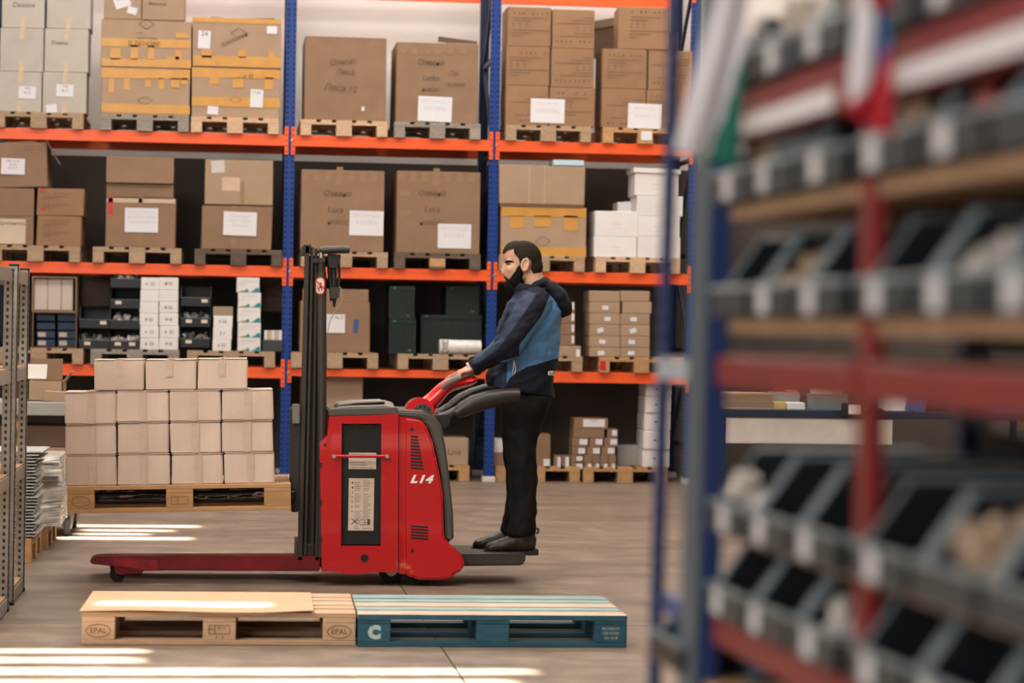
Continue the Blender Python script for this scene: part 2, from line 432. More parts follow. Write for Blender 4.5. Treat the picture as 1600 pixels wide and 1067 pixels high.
def paper(o, px, lines=(), tilt=0.0, m=PAPER, ink=INKG, size=None, name='paper_label', t=.002, font=1.0):
    s = patch(o, name, px, m, t, tilt, .004)
    n = len(lines)
    if n:
        h = (px[3]-px[2])/171.; wd = (px[1]-px[0])/171.
        for i, ln in enumerate(lines):
            sz = size or min(h/(n+1)*.75, wd*1.2/max(len(ln), 1))
            text('lettering', ln, sz, ink, s, (0, -t/2-.001, h*.32-(i)*h*.62/max(n, 2)), sx=font)
    return s
def hand(o, x, y, body, h, m=INKF, tilt=0.0, shear=.15, sx=1.0):
    a = loc2(o, x, y)
    return text('handwriting', body, h/171., m, o, (a[0], -.004, a[1]), (R(90), -tilt, 0), shear=shear, sx=sx)
def band(o, px, m=TAPEO, name='tape_strip'): return patch(o, name, px, m, .0012)
def rhombus(o, x, y, w_, h):
    a = loc2(o, x, y); k = 171.; t = .006
    w2, h2 = w_/2/k, h/2/k
    mb = MB(); P = [(w2, 0), (0, h2), (-w2, 0), (0, -h2)]
    for i in range(4):
        p, q = P[i], P[(i+1) % 4]; s = .88
        mb.add([(p[0], 0, p[1]), (q[0], 0, q[1]), (q[0]*s, 0, q[1]*s), (p[0]*s, 0, p[1]*s)], [(0, 1, 2, 3)])
    return obj('printed_diamond', mb.mesh('printed_diamond', INKF), o, (a[0], -.0035, a[1]))
def printed(o, px, flip=False, seed=1):
    # rows of small print and handling marks as on the photographed cartons
    r = random.Random(seed); x0, x1, y0, y1 = px
    (a, zt) = loc2(o, x0, y0); (b, zb) = loc2(o, x1, y1)
    W_ = b-a; Hh = zt-zb; mb = MB()
    rows = [(0.0, 'icons', 1.0), (.17, 'text', .86), (.27, 'text', .5), (.38, 'cols', .45), (.48, 'cols', .45), (.60, 'text', 1.0), (.70, 'text', .55), (.80, 'text', .25)]
    for (f, kind, wd) in rows:
        ff = 1-f-.07 if flip else f
        z = zt-ff*Hh; hh = Hh*(.055 if kind == 'icons' else .028)
        if kind == 'icons':
            for k in range(8):
                if r.random() < .85:
                    x = a+W_*(.03+.125*k); ww = W_*.05
                    mb.add([(x, 0, z-hh*.7), (x+ww, 0, z-hh*.7), (x+ww*r.uniform(.4, 1), 0, z+hh*.5), (x+ww*r.uniform(0, .4), 0, z+hh*.5)], [(0, 1, 2, 3)])
        else:
            x = 0.0
            while x < W_*wd:
                ww = W_*r.uniform(.03, .09) if kind == 'text' else W_*.06
                ww = min(ww, W_*wd-x)
                xx = (b-x-ww) if flip else a+x
                mb.add([(xx, 0, z-hh*.5), (xx+ww, 0, z-hh*.5), (xx+ww, 0, z+hh*.5), (xx, 0, z+hh*.5)], [(0, 1, 2, 3)])
                x += ww+(W_*.012 if kind == 'text' else W_*.12)
    p = obj('printed_marks', mb.mesh('printed_marks', INKF), o, (0, -.0035, 0)); p['kind'] = 'stuff'
    return p
Z0, Z1, Z2, Z3 = 0.0, 1.035, 1.966, 3.174
PT = .144
# ---- top level
rack_pallet(-9, 129, 190, Z3, 'tan pallet under six grey film-wrapped cartons, top beam', WOOD)
G = 'film-wrapped cartons on the top beam'
def grid(pxs, base, m, labels, group, **kw):
    z = [base]*8; out = []
    for row in pxs:
        nz = list(z)
        for c, px in enumerate(row):
            o = carton(px, z[c], m, labels[len(out)], group, **kw); nz[c] = top(o); out.append(o)
        z = nz
    return out
g = grid([[(-3, 65, 112, 178), (66.5, 135, 113, 179)], [(0, 68, 44, 111), (69.5, 138, 45, 112)], [(3, 70, -30, 43), (73, 142, -28, 44)]], Z3+PT, CARDG,
     ['grey film-wrapped carton with barcode sticker at the far left, bottom row', 'grey film-wrapped carton with two white stickers, bottom right of six',
      'grey film-wrapped carton second row at the left picture edge', 'grey film-wrapped carton with faint handwriting, second row right of six',
      'grey film-wrapped carton in the top left picture corner', 'grey film-wrapped carton, top row, second from the left picture edge'], G, depth=.4)
paper(g[0], (29, 56, 135, 154), ['1024', 'kg 12'], .03, ink=INK); paper(g[1], (88, 115, 132, 151), ['1024', 'kg 12'], .02, ink=INK); paper(g[1], (72, 89, 163, 176), (), -.1)
hand(g[3], 93, 67, 'Desma', 9); hand(g[4], 37, 8, 'Destina', 11)
for o_, x in ((g[0], 34), (g[1], 100), (g[2], 33), (g[3], 101), (g[4], 35), (g[5], 104)):
    d = DIM[o_.name]; bpart('tape_strip', o_, (0, -.001, d[2]-.05), (.04, .0012, .1), TAPEC); bpart('tape_strip', o_, (0, -.001, .05), (.04, .0012, .1), TAPEC)

rack_pallet(157, 295, 192, Z3, 'weathered grey pallet under the orange-taped cartons', WOODG)
b1 = carton((158, 297, 106, 178), Z3+PT, CARDL, 'large tan carton with rows of orange tape, lower one on grey pallet', depth=.8, wonk=.006)
b2 = carton((158, 299, 31, 105), top(b1), CARDL, 'large tan carton reading MADE IN CHINA with orange tape, upper one', depth=.8, wonk=.006)
for px in ((158.5, 297, 108, 123), (158.5, 296.5, 163, 177)): band(b1, px)
for x, w_, y in ((174, 8, 145), (198, 9, 140), (231, 8, 135), (252, 9, 139), (274, 14, 137), (288, 10, 132)): band(b1, (x-w_/2, x+w_/2, 122, y))
for px in ((158.5, 298, 61, 74), (158.5, 298.5, 92, 104.5)): band(b2, px)
for x, w_, y in ((180, 16, 75), (210, 12, 70), (236, 10, 71), (279, 10, 79), (270, 20, 88)): band(b2, (x-w_/2, x+w_/2, y, 93))
band(b2, (274, 295, 51, 59))
rhombus(b2, 229, 38, 26, 16); rhombus(b1, 227, 157, 25, 14)
text('lettering', 'C/NO.', .024, INK, b2, (loc2(b2, 218, 52)[0], -.004, loc2(b2, 218, 52)[1])); text('lettering', 'MADE IN CHINA', .024, INK, b2, (loc2(b2, 230, 60)[0], -.004, loc2(b2, 230, 60)[1]))
hand(b2, 225, 69, 'В ЛЕНОВЕ', 10, INK)
b3 = carton((163, 221, -32, 29), top(b2), CARDL, 'pinkish carton with two white stickers on top of the taped cartons', depth=.5)
b4 = carton((222, 289, -32, 31), top(b2), CARDL, 'beige carton with faint handwriting on top of the taped cartons', depth=.5)
paper(b3, (178, 203, -8, 12), ['24/6'], -.35, ink=INK); paper(b3, (199, 214, 11, 22), (), .25); hand(b4, 246, 6, 'Belinova', 8)
rack_pallet(298, 436, 195, Z3, 'pale pallet under two orange-taped cartons beside the first post', WOODP)
c1 = carton((299, 437, 106, 184), Z3+PT, CARDL, 'tan carton with orange tape and white label, lower of two by post', depth=.8, wonk=.006)
c2 = carton((301, 440, 28, 105), top(c1), CARDL, 'tan carton with diagonal handwriting and orange edge, upper of two by post', depth=.8, wonk=.006)
band(c2, (302, 439, 28.5, 36)); band(c2, (301.5, 439, 88, 104)); band(c1, (300, 437, 107, 122)); band(c1, (300, 437, 152, 167))
for x, w_, y in ((323, 16, 77), (378, 12, 78), (424, 9, 80)): band(c2, (x-w_/2, x+w_/2, y, 90))
for x, w_, y in ((335, 16, 131), (372, 17, 137), (420, 14, 140)): band(c1, (x-w_/2, x+w_/2, 121, y))
paper(c2, (309.5, 329, 48, 76), ['24'], .03, ink=INK); paper(c2, (417, 433, 41, 53), ()); paper(c1, (391, 411, 140, 168), ['7-30'], .04, ink=INK); paper(c1, (324, 341, 166, 179), (), .08)
rhombus(c2, 373, 52, 26, 17); rhombus(c1, 368, 156, 20, 12); hand(c2, 366, 62, 'Хлопотин', 10, INKF, .45); hand(c1, 388, 119, 'а 45', 9, INK)
for (x0, x1, yt, r_) in ((330, 349, 25.5, .04), (372, 430, 24.5, -.03)):
    a = loc2(c2, x0, yt); b = loc2(c2, x1, yt); bpart('open_flap', c2, ((a[0]+b[0])/2, .12, DIM[c2.name][2]+.012), (b[0]-a[0], .2, .005), CARDD, rot=(.1, r_, 0))
rack_pallet(469, 606, 198, Z3, 'pale pallet under the plain big carton, top beam middle bay', WOODP)
d1 = carton((475, 604.5, 58, 188), Z3+PT, CARD, 'big plain brown carton with faint scrawl, left one on top beam', depth=.78, wonk=.008, seam=True)
hand(d1, 536, 97, 'Олегас', 12, INKF, .1); hand(d1, 540, 113, 'Леса', 12); hand(d1, 532, 138, 'Лиса 12', 14, INKF, -.08)
bpart('sticker', d1, (loc2(d1, 567, 170)[0], -.002, loc2(d1, 567, 170)[1]), (.025, .002, .04), PAPER)
rack_pallet(615, 752, 202, Z3, 'grey pallet under carton with white sheet, top beam middle bay', WOODG)
e1 = carton((619, 747, 66, 192), Z3+PT, CARD, 'big brown carton with white sheet and raised flap, top beam', depth=.78, wonk=.006)
hand(e1, 673, 98, 'Озеано', 12, INKD); hand(e1, 673, 122, 'Lanko', 11, INKD); hand(e1, 673, 140, 'никос', 10, INKD); hand(e1, 708, 115, 'Ли', 12); hand(e1, 712, 132, 'жими', 11)
paper(e1, (653, 706, 151, 190), ['ОРЛАНДО', 'КОЛРА'], .02)
for x in (630, 648, 668, 685, 705, 725): bpart('tape_strip', e1, (loc2(e1, x, 80)[0], -.001, loc2(e1, x, 80)[1]), (.05, .0012, .05), TAPEB)
a = loc2(e1, 685, 60); b = loc2(e1, 746, 66)
bpart('open_flap', e1, ((a[0]+b[0])/2, .03, DIM[e1.name][2]+.015), (b[0]-a[0], .006, .05), CARDD, rot=(0, .1, 0))
rack_pallet(789, 925, 206, Z3, 'brown pallet under six printed cartons, top beam', WOOD)
f = grid([[(790, 857, 134, 199), (858.5, 929, 137, 199)], [(791, 859, 73, 134), (861, 928, 76, 136)], [(793, 861, 11, 73), (863, 929, 15, 75)]], Z3+PT, CARDO,
    ['printed brown carton bottom left of six behind a white sheet', 'printed brown carton bottom right of six beside a white sheet', 'printed brown carton middle row, left, nearest the blue post',
     'printed brown carton middle row, right, with dented lower edge', 'printed brown carton top row, left, nearest the blue post', 'printed brown carton top row, right, below the upper beam'],
    'printed cartons on the top beam', depth=.45)
for o_, px, fl in ((f[0], (797, 852, 144, 192), True), (f[1], (870, 924, 145, 195), False), (f[2], (797, 855, 82, 128), False), (f[3], (867, 924, 83, 130), True), (f[4], (801, 858, 20, 66), False), (f[5], (868, 925, 21, 69), True)):
    printed(o_, px, fl, int(px[0]))
paper(f[1], (829, 882, 154.5, 192), ['Яйца Секвойя,', 'шоколад'], .01, ink=INKG)
rack_pallet(940, 1077, 209, Z3, 'brown pallet under the printed cartons beside the hanging flag', WOODO)
h_ = grid([[(940, 1009, 139, 202), (1010, 1079, 141, 202)], [(941, 1011, 77, 139), (1013, 1082, 79, 141)]], Z3+PT, CARDO,
    ['printed brown carton bottom left of five beside the flag', 'printed brown carton bottom right of five, partly behind the flag', 'printed brown carton middle row left of five beside the flag', 'printed brown carton middle row right of five beside the flag'],
    'printed cartons beside the flag', depth=.45)
for o_, px, fl in ((h_[0], (948, 1003, 149, 197), True), (h_[1], (1016, 1072, 150, 196), False), (h_[2], (950, 1004, 86, 132), False), (h_[3], (1020, 1076, 86, 134), True)): printed(o_, px, fl, int(px[0]))
paper(h_[1], (981, 1034, 162, 201), ['Яйца Секвойя,', 'шоколад 77'], .02, ink=INKG)
h5 = carton((966, 1047, 11, 77), top(h_[2])+.002, CARDO, 'printed brown carton standing alone on top beside the flag', 'printed cartons beside the flag', depth=.42)
printed(h5, (985, 1040, 18, 70), False, 5); h5.rotation_euler.z = -.06
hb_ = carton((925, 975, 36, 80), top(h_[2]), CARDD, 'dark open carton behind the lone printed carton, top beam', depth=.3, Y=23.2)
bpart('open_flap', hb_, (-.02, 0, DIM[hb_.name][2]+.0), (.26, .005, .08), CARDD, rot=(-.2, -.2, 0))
hc_ = carton((1040, 1060, 50, 80), top(h_[3]), CARD, 'small brown carton behind the lone printed carton, right', depth=.3, Y=23.1)
sb = [p for p in bpy.data.objects if p.name.startswith('pallet') and p.get('label', '').startswith('brown pallet under the printed cartons beside')][0]
a = PY(1010, 212, 22.6); bpart('paper_tag', sb, (-.002, sb.location.x-a.x, a.z-sb.location.z), (.002, .1, .085), PAPER)

# ---- second level
rack_pallet(-13, 123, 395, Z2, 'tan pallet at the left picture edge, second beam', WOOD)
p1 = carton((-2, 52, 338, 383), Z2+PT, CARD, 'brown carton with cream name card at the left picture edge', depth=.5)
p2 = carton((-2, 53, 294, 338), top(p1), CARD, 'brown carton without card stacked on the cream name card one', depth=.5)
p3 = carton((57, 128, 337, 383), Z2+PT, CARDO, 'film-wrapped brown carton, lower of two right of name card', depth=.5, wonk=.008)
p4 = carton((58, 131, 294, 337), top(p3), CARDO, 'film-wrapped brown carton with red marks, upper right of name card', depth=.5, wonk=.008)
paper(p1, (-3, 40, 342, 381), ['ерманика'], m=mat('card_cream', (.52, .42, .31), .7), ink=INK, size=.05)
printed(p3, (68, 110, 345, 376), False, 3); printed(p4, (68, 110, 302, 332), False, 4)
band(p4, (63, 72, 325, 329), TAPER); band(p4, (62, 70, 296, 300), TAPER)
p5 = carton((-6, 76, 222, 292), max(top(p2), top(p4)), CARD, 'tilted big carton with open flap and white sticker, far left', depth=.5, wonk=.01, rot=.0)
p5.rotation_euler.y = -.035
paper(p5, (3, 40, 247, 272), ['OR 12-40', 'A 5 b', '2 2 5 7'], .05, ink=INK)
bpart('open_flap', p5, (.28, .1, .32), (.26, .3, .005), CARD, rot=(0, R(62), 0)); bpart('open_flap', p5, (-.05, .12, DIM[p5.name][2]+.0), (.36, .2, .005), CARDL, rot=(.0, -.05, 0))
printed(p5, (40, 68, 228, 238), False, 8)
rack_pallet(145, 283, 397, Z2, 'tan pallet under the open carton with red tape', WOOD)
q1 = carton((166, 275, 309, 384), Z2+PT, CARD, 'brown carton with red tape and white sheet, second beam', depth=.6, wonk=.008)
band(q1, (169, 176.5, 306, 336), TAPER); band(q1, (167, 274, 310, 317), TAPEC); band(q1, (216, 222, 308, 383), TAPEB)
paper(q1, (195, 247, 325, 363), ['КОМПЛЕКТ', 'ФИКСАТОРИ', 'ПРУЖИНИ M'])
q2 = carton((166, 271, 287, 308), top(q1), CARD, 'flat half-open carton lying on the red-taped carton', depth=.55)
bpart('open_flap', q2, (0, -.02, DIM[q2.name][2]+.125), (DIM[q2.name][0], .006, .24), CARD, rot=(-.12, 0, 0)); bpart('open_flap', q2, (0, .5, DIM[q2.name][2]+.1), (DIM[q2.name][0], .006, .2), CARDD, rot=(.1, 0, 0))
rack_pallet(304, 441, 399, Z2, 'dark weathered pallet beside the first blue post, second beam', WOODD)
r1 = carton((313, 424, 320, 387), Z2+PT, CARD, 'crumpled brown carton with curled white sheet, second beam', depth=.6, wonk=.014)
r2 = carton((320, 426.5, 250, 319), top(r1), CARDL, 'paler carton with torn sticker stacked above the curled sheet', depth=.55)
paper(r1, (349, 401, 331, 368), ['Комплект', 'Болт Гайка', 'отливки'], .02); band(r1, (362, 369, 321, 386), TAPEB); band(r2, (375, 382, 284, 318), TAPEB)
paper(r2, (330, 351, 251, 270), (), -.06, m=mat('paper_grey', (.5, .46, .42), .6)); band(r2, (347, 375, 277, 298), TAPEC)
rack_pallet(470, 606, 403, Z2, 'tan pallet behind the mast top, second beam', WOOD)
s1 = carton((470, 600, 266, 396), Z2+PT, CARD, 'big brown carton with white sheet at right edge, behind the mast', depth=.78)
hand(s1, 527, 303, 'Озеано', 12.5, INKD); hand(s1, 524, 328, 'Luca', 13.5, INKD); hand(s1, 528, 347, 'нокос', 12, INKF)
paper(s1, (546, 599, 329.5, 368), ['ОРЛАНДО', 'КОЛРА'], .01)
rack_pallet(615, 752, 407, Z2, 'dark pallet with one tan block, second beam middle bay', WOODD, mat_over={('block', 3-2): WOODO})
t1 = carton((619.5, 750, 268, 396), Z2+PT, CARD, 'big brown carton with low white sheet, left of second post', depth=.78)
hand(t1, 675, 302, 'Озеано', 12.5, INKD); hand(t1, 675, 327, 'Luca', 13.5, INKD); hand(t1, 672, 348, 'нокос', 12, INKF)
paper(t1, (684, 736, 350, 388), ['ОРЛАНДО', 'КОЛРА'], .0)
for o_, x0 in ((s1, 477), (t1, 628)):
    for k in range(7): bpart('tape_strip', o_, (loc2(o_, x0+k*18, 275)[0], -.001, DIM[o_.name][2]-.05), (.06, .0012, .085 if k != 3 else .16), TAPEB)
band(t1, (624, 640, 297, 305), TAPEB); band(t1, (624, 643, 328, 336), TAPEB)
rack_pallet(779, 915, 411, Z2, 'tan pallet behind the head of the man, second beam', WOOD)
u1 = carton((782, 917, 323, 401), Z2+PT, CARDL, 'tan carton with orange tape behind the head of the man', depth=.7, wonk=.006)
u2 = carton((780, 914, 258, 316), top(u1)+.02, CARDL, 'open-bottomed tan carton stacked above the head of the man', depth=.6, wonk=.006)
bpart('loose_flap', u2, (0, -.01, -.01), (DIM[u2.name][0]*.98, .006, .04), CARD, rot=(.5, 0, 0))
for x in (827, 851): bpart('fold_line', u2, (loc2(u2, x, 285)[0], -.001, DIM[u2.name][2]/2), (.008, .0015, DIM[u2.name][2]*.94), TAPEC)
band(u1, (783, 916, 324, 339)); band(u1, (784, 916, 386, 400))
for x, w_, y in ((808, 22, 356), (848, 26, 354), (892, 22, 360)): band(u1, (x-w_/2, x+w_/2, 337, y))
rhombus(u1, 848, 377, 25, 18)
u3 = carton((864, 913, 250, 258), top(u2), mat('pale_blue_board', (.42, .58, .64), .6), 'pale blue flat packet lying on the open-bottomed carton', depth=.3, cat='packet', name='flat_packet')
rack_pallet(930, 1063, 414, Z2, 'pale pallet under the white cartons, second beam right', WOODP)
GW = 'white cartons on the second beam'
v1 = carton((928, 995, 370, 403), Z2+PT, WHITE, 'white carton, lower left of the white stacks, second beam', GW, depth=.4)
v2 = carton((929.5, 997, 330, 369), top(v1), WHITE, 'white carton, upper left of the white stacks, second beam', GW, depth=.4)
v3 = carton((996, 1063, 370, 404), Z2+PT, WHITE, 'white carton at the bottom of the tall right stack, second beam', GW, depth=.4)
v4 = carton((996.5, 1062, 338, 370), top(v3), WHITE, 'white carton second from bottom of the tall right stack', GW, depth=.4)
v5 = carton((995, 1067, 306, 337.5), top(v4), WHITE, 'white carton third from bottom, jutting right of the tall stack', GW, depth=.4)
v6 = carton((992, 1060, 271, 305), top(v5), WHITE, 'white carton with a loose lid topping the tall right stack', GW, depth=.4)
bpart('lid', v6, (0, .19, DIM[v6.name][2]+.022), (DIM[v6.name][0]+.03, .42, .045), WHITE, .004, rot=(0, .02, 0))
v7 = carton((975, 999, 272, 316), top(v2)+.36, WHITE, 'white carton behind the tall right stack, end face showing', GW, depth=.3, Y=22.95)
v8 = carton((965, 1000, 316, 328), top(v2), WHITE, 'flat white carton lid behind the tall right stack', GW, depth=.3, Y=22.95)
v7.location.z = top(v2)+.09
for o_ in (v1, v2, v3, v4, v5, v6): d = DIM[o_.name]; text('lettering', 'fastener', .03, INKG, o_, (0, -.003, d[2]*.5)); text('lettering', 'set 100', .022, INKG, o_, (0, -.003, d[2]*.5-.04))

# ---- third level
rack_pallet(-8, 128, 557, Z1, 'tan pallet under the open carton of white boxes', WOOD)
zt = Z1+PT
def open_front(px, z, label, m, depth=.5):
    x0, x1, yt, yb = px; ym = (yt+yb)/2
    X0 = PY(x0, ym, YF).x; X1 = PY(x1, ym, YF).x; z1 = PY((x0+x1)/2, yt, YF).z; dx, dz = X1-X0, z1-z; t = .012
    mb = MB().bb(-dx/2, dx/2, 0, depth, 0, t).bb(-dx/2, dx/2, 0, depth, dz-t, dz).bb(-dx/2, -dx/2+t, 0, depth, t, dz-t).bb(dx/2-t, dx/2, 0, depth, t, dz-t).bb(-dx/2, dx/2, depth-t, depth, t, dz-t)
    o = obj('open_carton', mb.mesh('open_carton', m), None, ((X0+X1)/2, YF, z)); tag(o, label, 'box'); TOP[o.name] = z1; DIM[o.name] = (dx, depth, dz); return o
oc1 = open_front((50, 120, 487, 545), zt, 'open-fronted dark carton holding blue tool packets, third beam', CARDD)
oc2 = open_front((50, 120, 432, 486), top(oc1), 'open-fronted brown carton holding three white boxes, third beam', CARD)
for k, (x0, x1) in enumerate(((53, 74), (74.5, 95.5), (96, 114))):
    carton((x0, x1, 435, 484), oc2.location.z+.013, mat('white_dull', (.5, .42, .36), .6), ('white box, %s of three in the open-fronted brown carton' % ('left', 'middle', 'right')[k]), 'white boxes in the open carton', Y=YF+.05, depth=.35)
PKB = mat('packet_blue', (.008, .022, .05), .5); 
for r_ in range(4):
    for c_ in range(2):
        o_ = carton((57+c_*33, 86+c_*33, 530-r_*13, 541-r_*13), oc1.location.z+.013+r_*.078, PKB, 'blue tool packet, %s row, %s column of open dark carton' % (('bottom', 'second', 'third', 'top')[r_], ('left', 'right')[c_]), 'blue tool packets', Y=YF+.06, depth=.3, cat='packet', name='tool_packet', bevel=.003)
        if r_ < 2: bpart('packet_print', o_, (-.035, -.001, DIM[o_.name][2]*.5), (.07, .002, DIM[o_.name][2]*.6), mat('print_buff', (.42, .34, .28), .6))
# stacking bins
def bin_mesh(w_, d, h, key, m, lip=.42, slope=.38):
    t = .004
    side = [(0, 0), (d, 0), (d, h), (d*slope, h), (d*.06, h*lip), (0, h*lip)]
    mb = MB()
    for x0 in (-w_/2, w_/2-t):
        n = len(side); vs = [(x0, p[0], p[1]) for p in side]+[(x0+t, p[0], p[1]) for p in side]
        mb.add(vs, [tuple(range(n)), tuple(range(2*n-1, n-1, -1))]+[(i, (i+1) % n, (i+1) % n+n, i+n) for i in range(n)])
    mb.bb(-w_/2, w_/2, 0, d, 0, t).bb(-w_/2, w_/2, d-t, d, t, h).bb(-w_/2, w_/2, 0, t, t, h*lip)
    return mb.mesh(key, m, fix=True)
def rim_mesh(w_, d, h, m, lip=.42, slope=.38, r=.006):
    mb = MB()
    for x0 in (-w_/2, w_/2):
        P = [(x0, d, h), (x0, d*slope, h), (x0, d*.06, h*lip), (x0, 0, h*lip)]
        mb.tube([(p[0], p[1], p[2]) for p in P], r, 6)
    mb.tube([(-w_/2, 0, h*lip), (w_/2, 0, h*lip)], r, 6)
    return mb.mesh('rim', m)
BM = bin_mesh(.27, .42, .185, 'bin_body', BINM); BR = rim_mesh(.27, .42, .185, mat('bin_rim_dark', (.06, .07, .07), .4), r=.004)
TAGM = boxmesh(.055, .003, .03, mat('tag_cream', (.6, .52, .44), .6))
CONT = [mat('parts_clear', (.55, .51, .46), .3, var=.3, scale=40), mat('parts_tan', (.42, .30, .2), .5, var=.3, scale=30), mat('parts_grey', (.22, .22, .22), .4, var=.3, scale=40), mat('parts_pale', (.6, .52, .44), .45, var=.2, scale=30), mat('parts_red', (.42, .09, .07), .5, var=.2)]
def clutter(parent_loc, w_, d, z, m, seed, n=40, s=.02, rotz=0.0, h=.05):
    r = random.Random(seed); mb = MB()
    for k in range(n):
        e = Euler((r.uniform(0, 3), r.uniform(0, 3), r.uniform(0, 3))).to_matrix()
        p = (r.uniform(-.42, .42)*w_, r.uniform(.12, .62)*d, z+r.random()*h)
        mb.box(p, (s*r.uniform(.4, 1.6), s*r.uniform(.3, .9), s*r.uniform(.3, 1)), e)
    o = obj('small_parts', mb.mesh('small_parts', m), None, parent_loc, (0, 0, rotz)); o['kind'] = 'stuff'
    return o
ORD = ['bottom', 'second from bottom', 'third from bottom', 'fourth from bottom', 'fifth from bottom', 'sixth from bottom', 'seventh from bottom', 'eighth from bottom']
def bigbin(px_c, ybot, z, label, content=None, seed=0, tags=(0,)):
    c = PY(px_c, ybot-15, YF)
    b = obj('storage_bin', BM, None, (c.x, YF, z)); tag(b, label, 'bin', 'dark bins on the third beam'); obj('rim', BR, b)
    for t_ in tags: obj('bin_tag', TAGM, b, (t_, -.003, .05))
    if content is not None:
        q = clutter((c.x, YF, z), .26, .4, .03, content, seed, 46, .04, h=.09); tag(q, 'loose small parts in the %s' % label.split(',')[0], 'small parts', None, 'stuff')
rack_pallet(141, 280, 558, Z1, 'dark grey pallet under bins and white boxes, third beam', WOODG)
for k in range(2): bigbin(147, 545, zt+.19*k, 'dark bin, %s of the two-bin stack right of the open carton' % ('lower', 'upper')[k], CONT[2] if k == 0 else None, k, (-.06,) if k == 0 else (.08,))
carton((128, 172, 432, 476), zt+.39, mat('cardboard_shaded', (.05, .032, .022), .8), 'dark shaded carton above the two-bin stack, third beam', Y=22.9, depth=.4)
for k in range(4): bigbin(194.5, 545, zt+.188*k, 'dark bin with light parts, %s of the four-bin stack' % ORD[k], CONT[0] if k != 2 else None, 10+k, (-.06, .07) if k == 0 else ((-.06,) if k == 2 else ()))
GX = 'white boxes stacked between the bins'
for c_, (x0, x1) in enumerate(((219, 248.5), (249.5, 279.5))):
    ys = [547, 527.5, 508.5, 489, 471, 452.5, 433]; z = zt
    for k in range(6):
        dxx = random.uniform(-1.2, 1.2)
        o_ = carton((x0+dxx, x1+dxx, ys[k+1]+.6, ys[k]), z, WHITE, 'small white box, %s of the %s white column' % (ORD[k], ('left', 'right')[c_]), GX, depth=.3, bevel=.006, name='white_box')
        z = top(o_)
        if not (c_ == 0 and k in (3, 4)) and not (c_ == 1 and k == 4): text('lettering', random.choice(['6  22', 'M 8', '8 22']), .04, BLACK, o_, (.0, -.003, DIM[o_.name][2]*.5))
for k in range(3): bigbin(305, 545, zt+.188*k+.03, 'dark bin with cream tags, %s of the three-bin stack' % ('bottom', 'middle', 'top')[k], CONT[2] if k != 2 else None, 20+k, ((-.06,), (-.06, .08), (.08,))[k])
rack_pallet(293, 429, 560, Z1, 'tan pallet under the teal-printed boxes, third beam', WOOD)
z = zt
for k, (yt_, yb_) in enumerate(((530, 548), (511, 530), (492.5, 511))):
    o_ = carton((332+k*.8, 361+k*1.2, yt_+.6, yb_), z, WHITE, 'narrow white box, %s of three left of the teal-printed boxes' % ('bottom', 'middle', 'top')[k], 'narrow white boxes', depth=.3, bevel=.003, name='white_box'); z = top(o_)
    text('lettering', ('6 22', '3 1', '6 22')[k], .04, BLACK, o_, (0, -.003, DIM[o_.name][2]*.5))
carton((333, 364, 479, 492), z, mat('box_olive', (.28, .22, .15), .6), 'olive printed carton topping the narrow white boxes', depth=.3, bevel=.003)
TEAL = mat('teal_print', (.01, .22, .24), .5, var=0); OLIV = mat('olive_print', (.22, .2, .04), .5, var=0)
z = zt
for k in range(5):
    yb_ = 550-k*23.4; dx_ = (0, .5, 0, .8, -1.5)[k]
    o_ = carton((371+dx_, 407+dx_, yb_-22.8, yb_), z, WHITE, 'white box with teal and olive swoosh, %s of five' % ORD[k], 'teal-printed boxes', depth=.35, bevel=.006, name='printed_box'); z = top(o_)
    d = DIM[o_.name]; x0, x1 = -d[0]/2+.004, d[0]/2-.004
    mb = MB().prism([(x0+.0, .002), (x0+.09, .002), (x0+.09, .024), (x0+.05, .014)], -.0025, -.002, 0)
    obj('olive_swoosh', mb.mesh('olive_swoosh', OLIV), o_)
    mb = MB().prism([(x0+.07, .003), (x0+.11, .003), (x0+.1, .03), (x0+.085, .034)], -.003, -.0022).prism([(x1-.08, .003), (x1, .003), (x1, .04), (x1-.02, .044), (x1-.05, .02)], -.003, -.0022)
    obj('teal_swoosh', mb.mesh('teal_swoosh', TEAL), o_)
    text('lettering', 'FASTENERS', .026, INKG, o_, (0, -.003, d[2]*.74), sx=1.15); text('lettering', 'SCREW', .022, INKG, o_, (-.05, -.003, d[2]*.52))
q_ = carton((410, 442, 531, 549), zt, BINF, 'low grey tray of upright booklets beside the first blue post', depth=.3, cat='tray', name='parts_tray')
for k in range(5): carton((413+k*5.6, 418+k*5.6, 516, 531), top(q_), (PAPER, mat('card_buff', (.5, .36, .22), .6))[k % 2], 'upright booklet, number %s from left in the low grey tray' % ('one', 'two', 'three', 'four', 'five')[k], 'booklets in the grey tray', depth=.2, bevel=.002, cat='booklet', name='booklet', Y=YF+.03)
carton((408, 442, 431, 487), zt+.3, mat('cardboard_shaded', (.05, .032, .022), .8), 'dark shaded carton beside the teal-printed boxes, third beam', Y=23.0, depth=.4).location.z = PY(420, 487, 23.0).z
rack_pallet(455, 591, 562, Z1, 'tan pallet passing behind the mast, third beam', WOOD)
w1 = carton((470, 577, 470, 549), zt, CARD, 'brown carton with blue tape behind the mast, third beam', depth=.7, wonk=.012)
bpart('raised_side', w1, (0, .01, DIM[w1.name][2]+.05), (DIM[w1.name][0]*.96, .02, .12), CARD)
paper(w1, (505, 539, 491, 520), ['КАЛЪФ']); band(w1, (552.5, 560, 499, 519.5), TAPEU); w1.children[-1].rotation_euler.y = .12
rack_pallet(620, 757, 562, Z1, 'tan pallet under dark green crates, third beam', WOOD)
CRG = mat('crate_green', (.003, .012, .008), .5, var=.1); CRL = mat('crate_clip', (.02, .12, .075), .4, var=0)
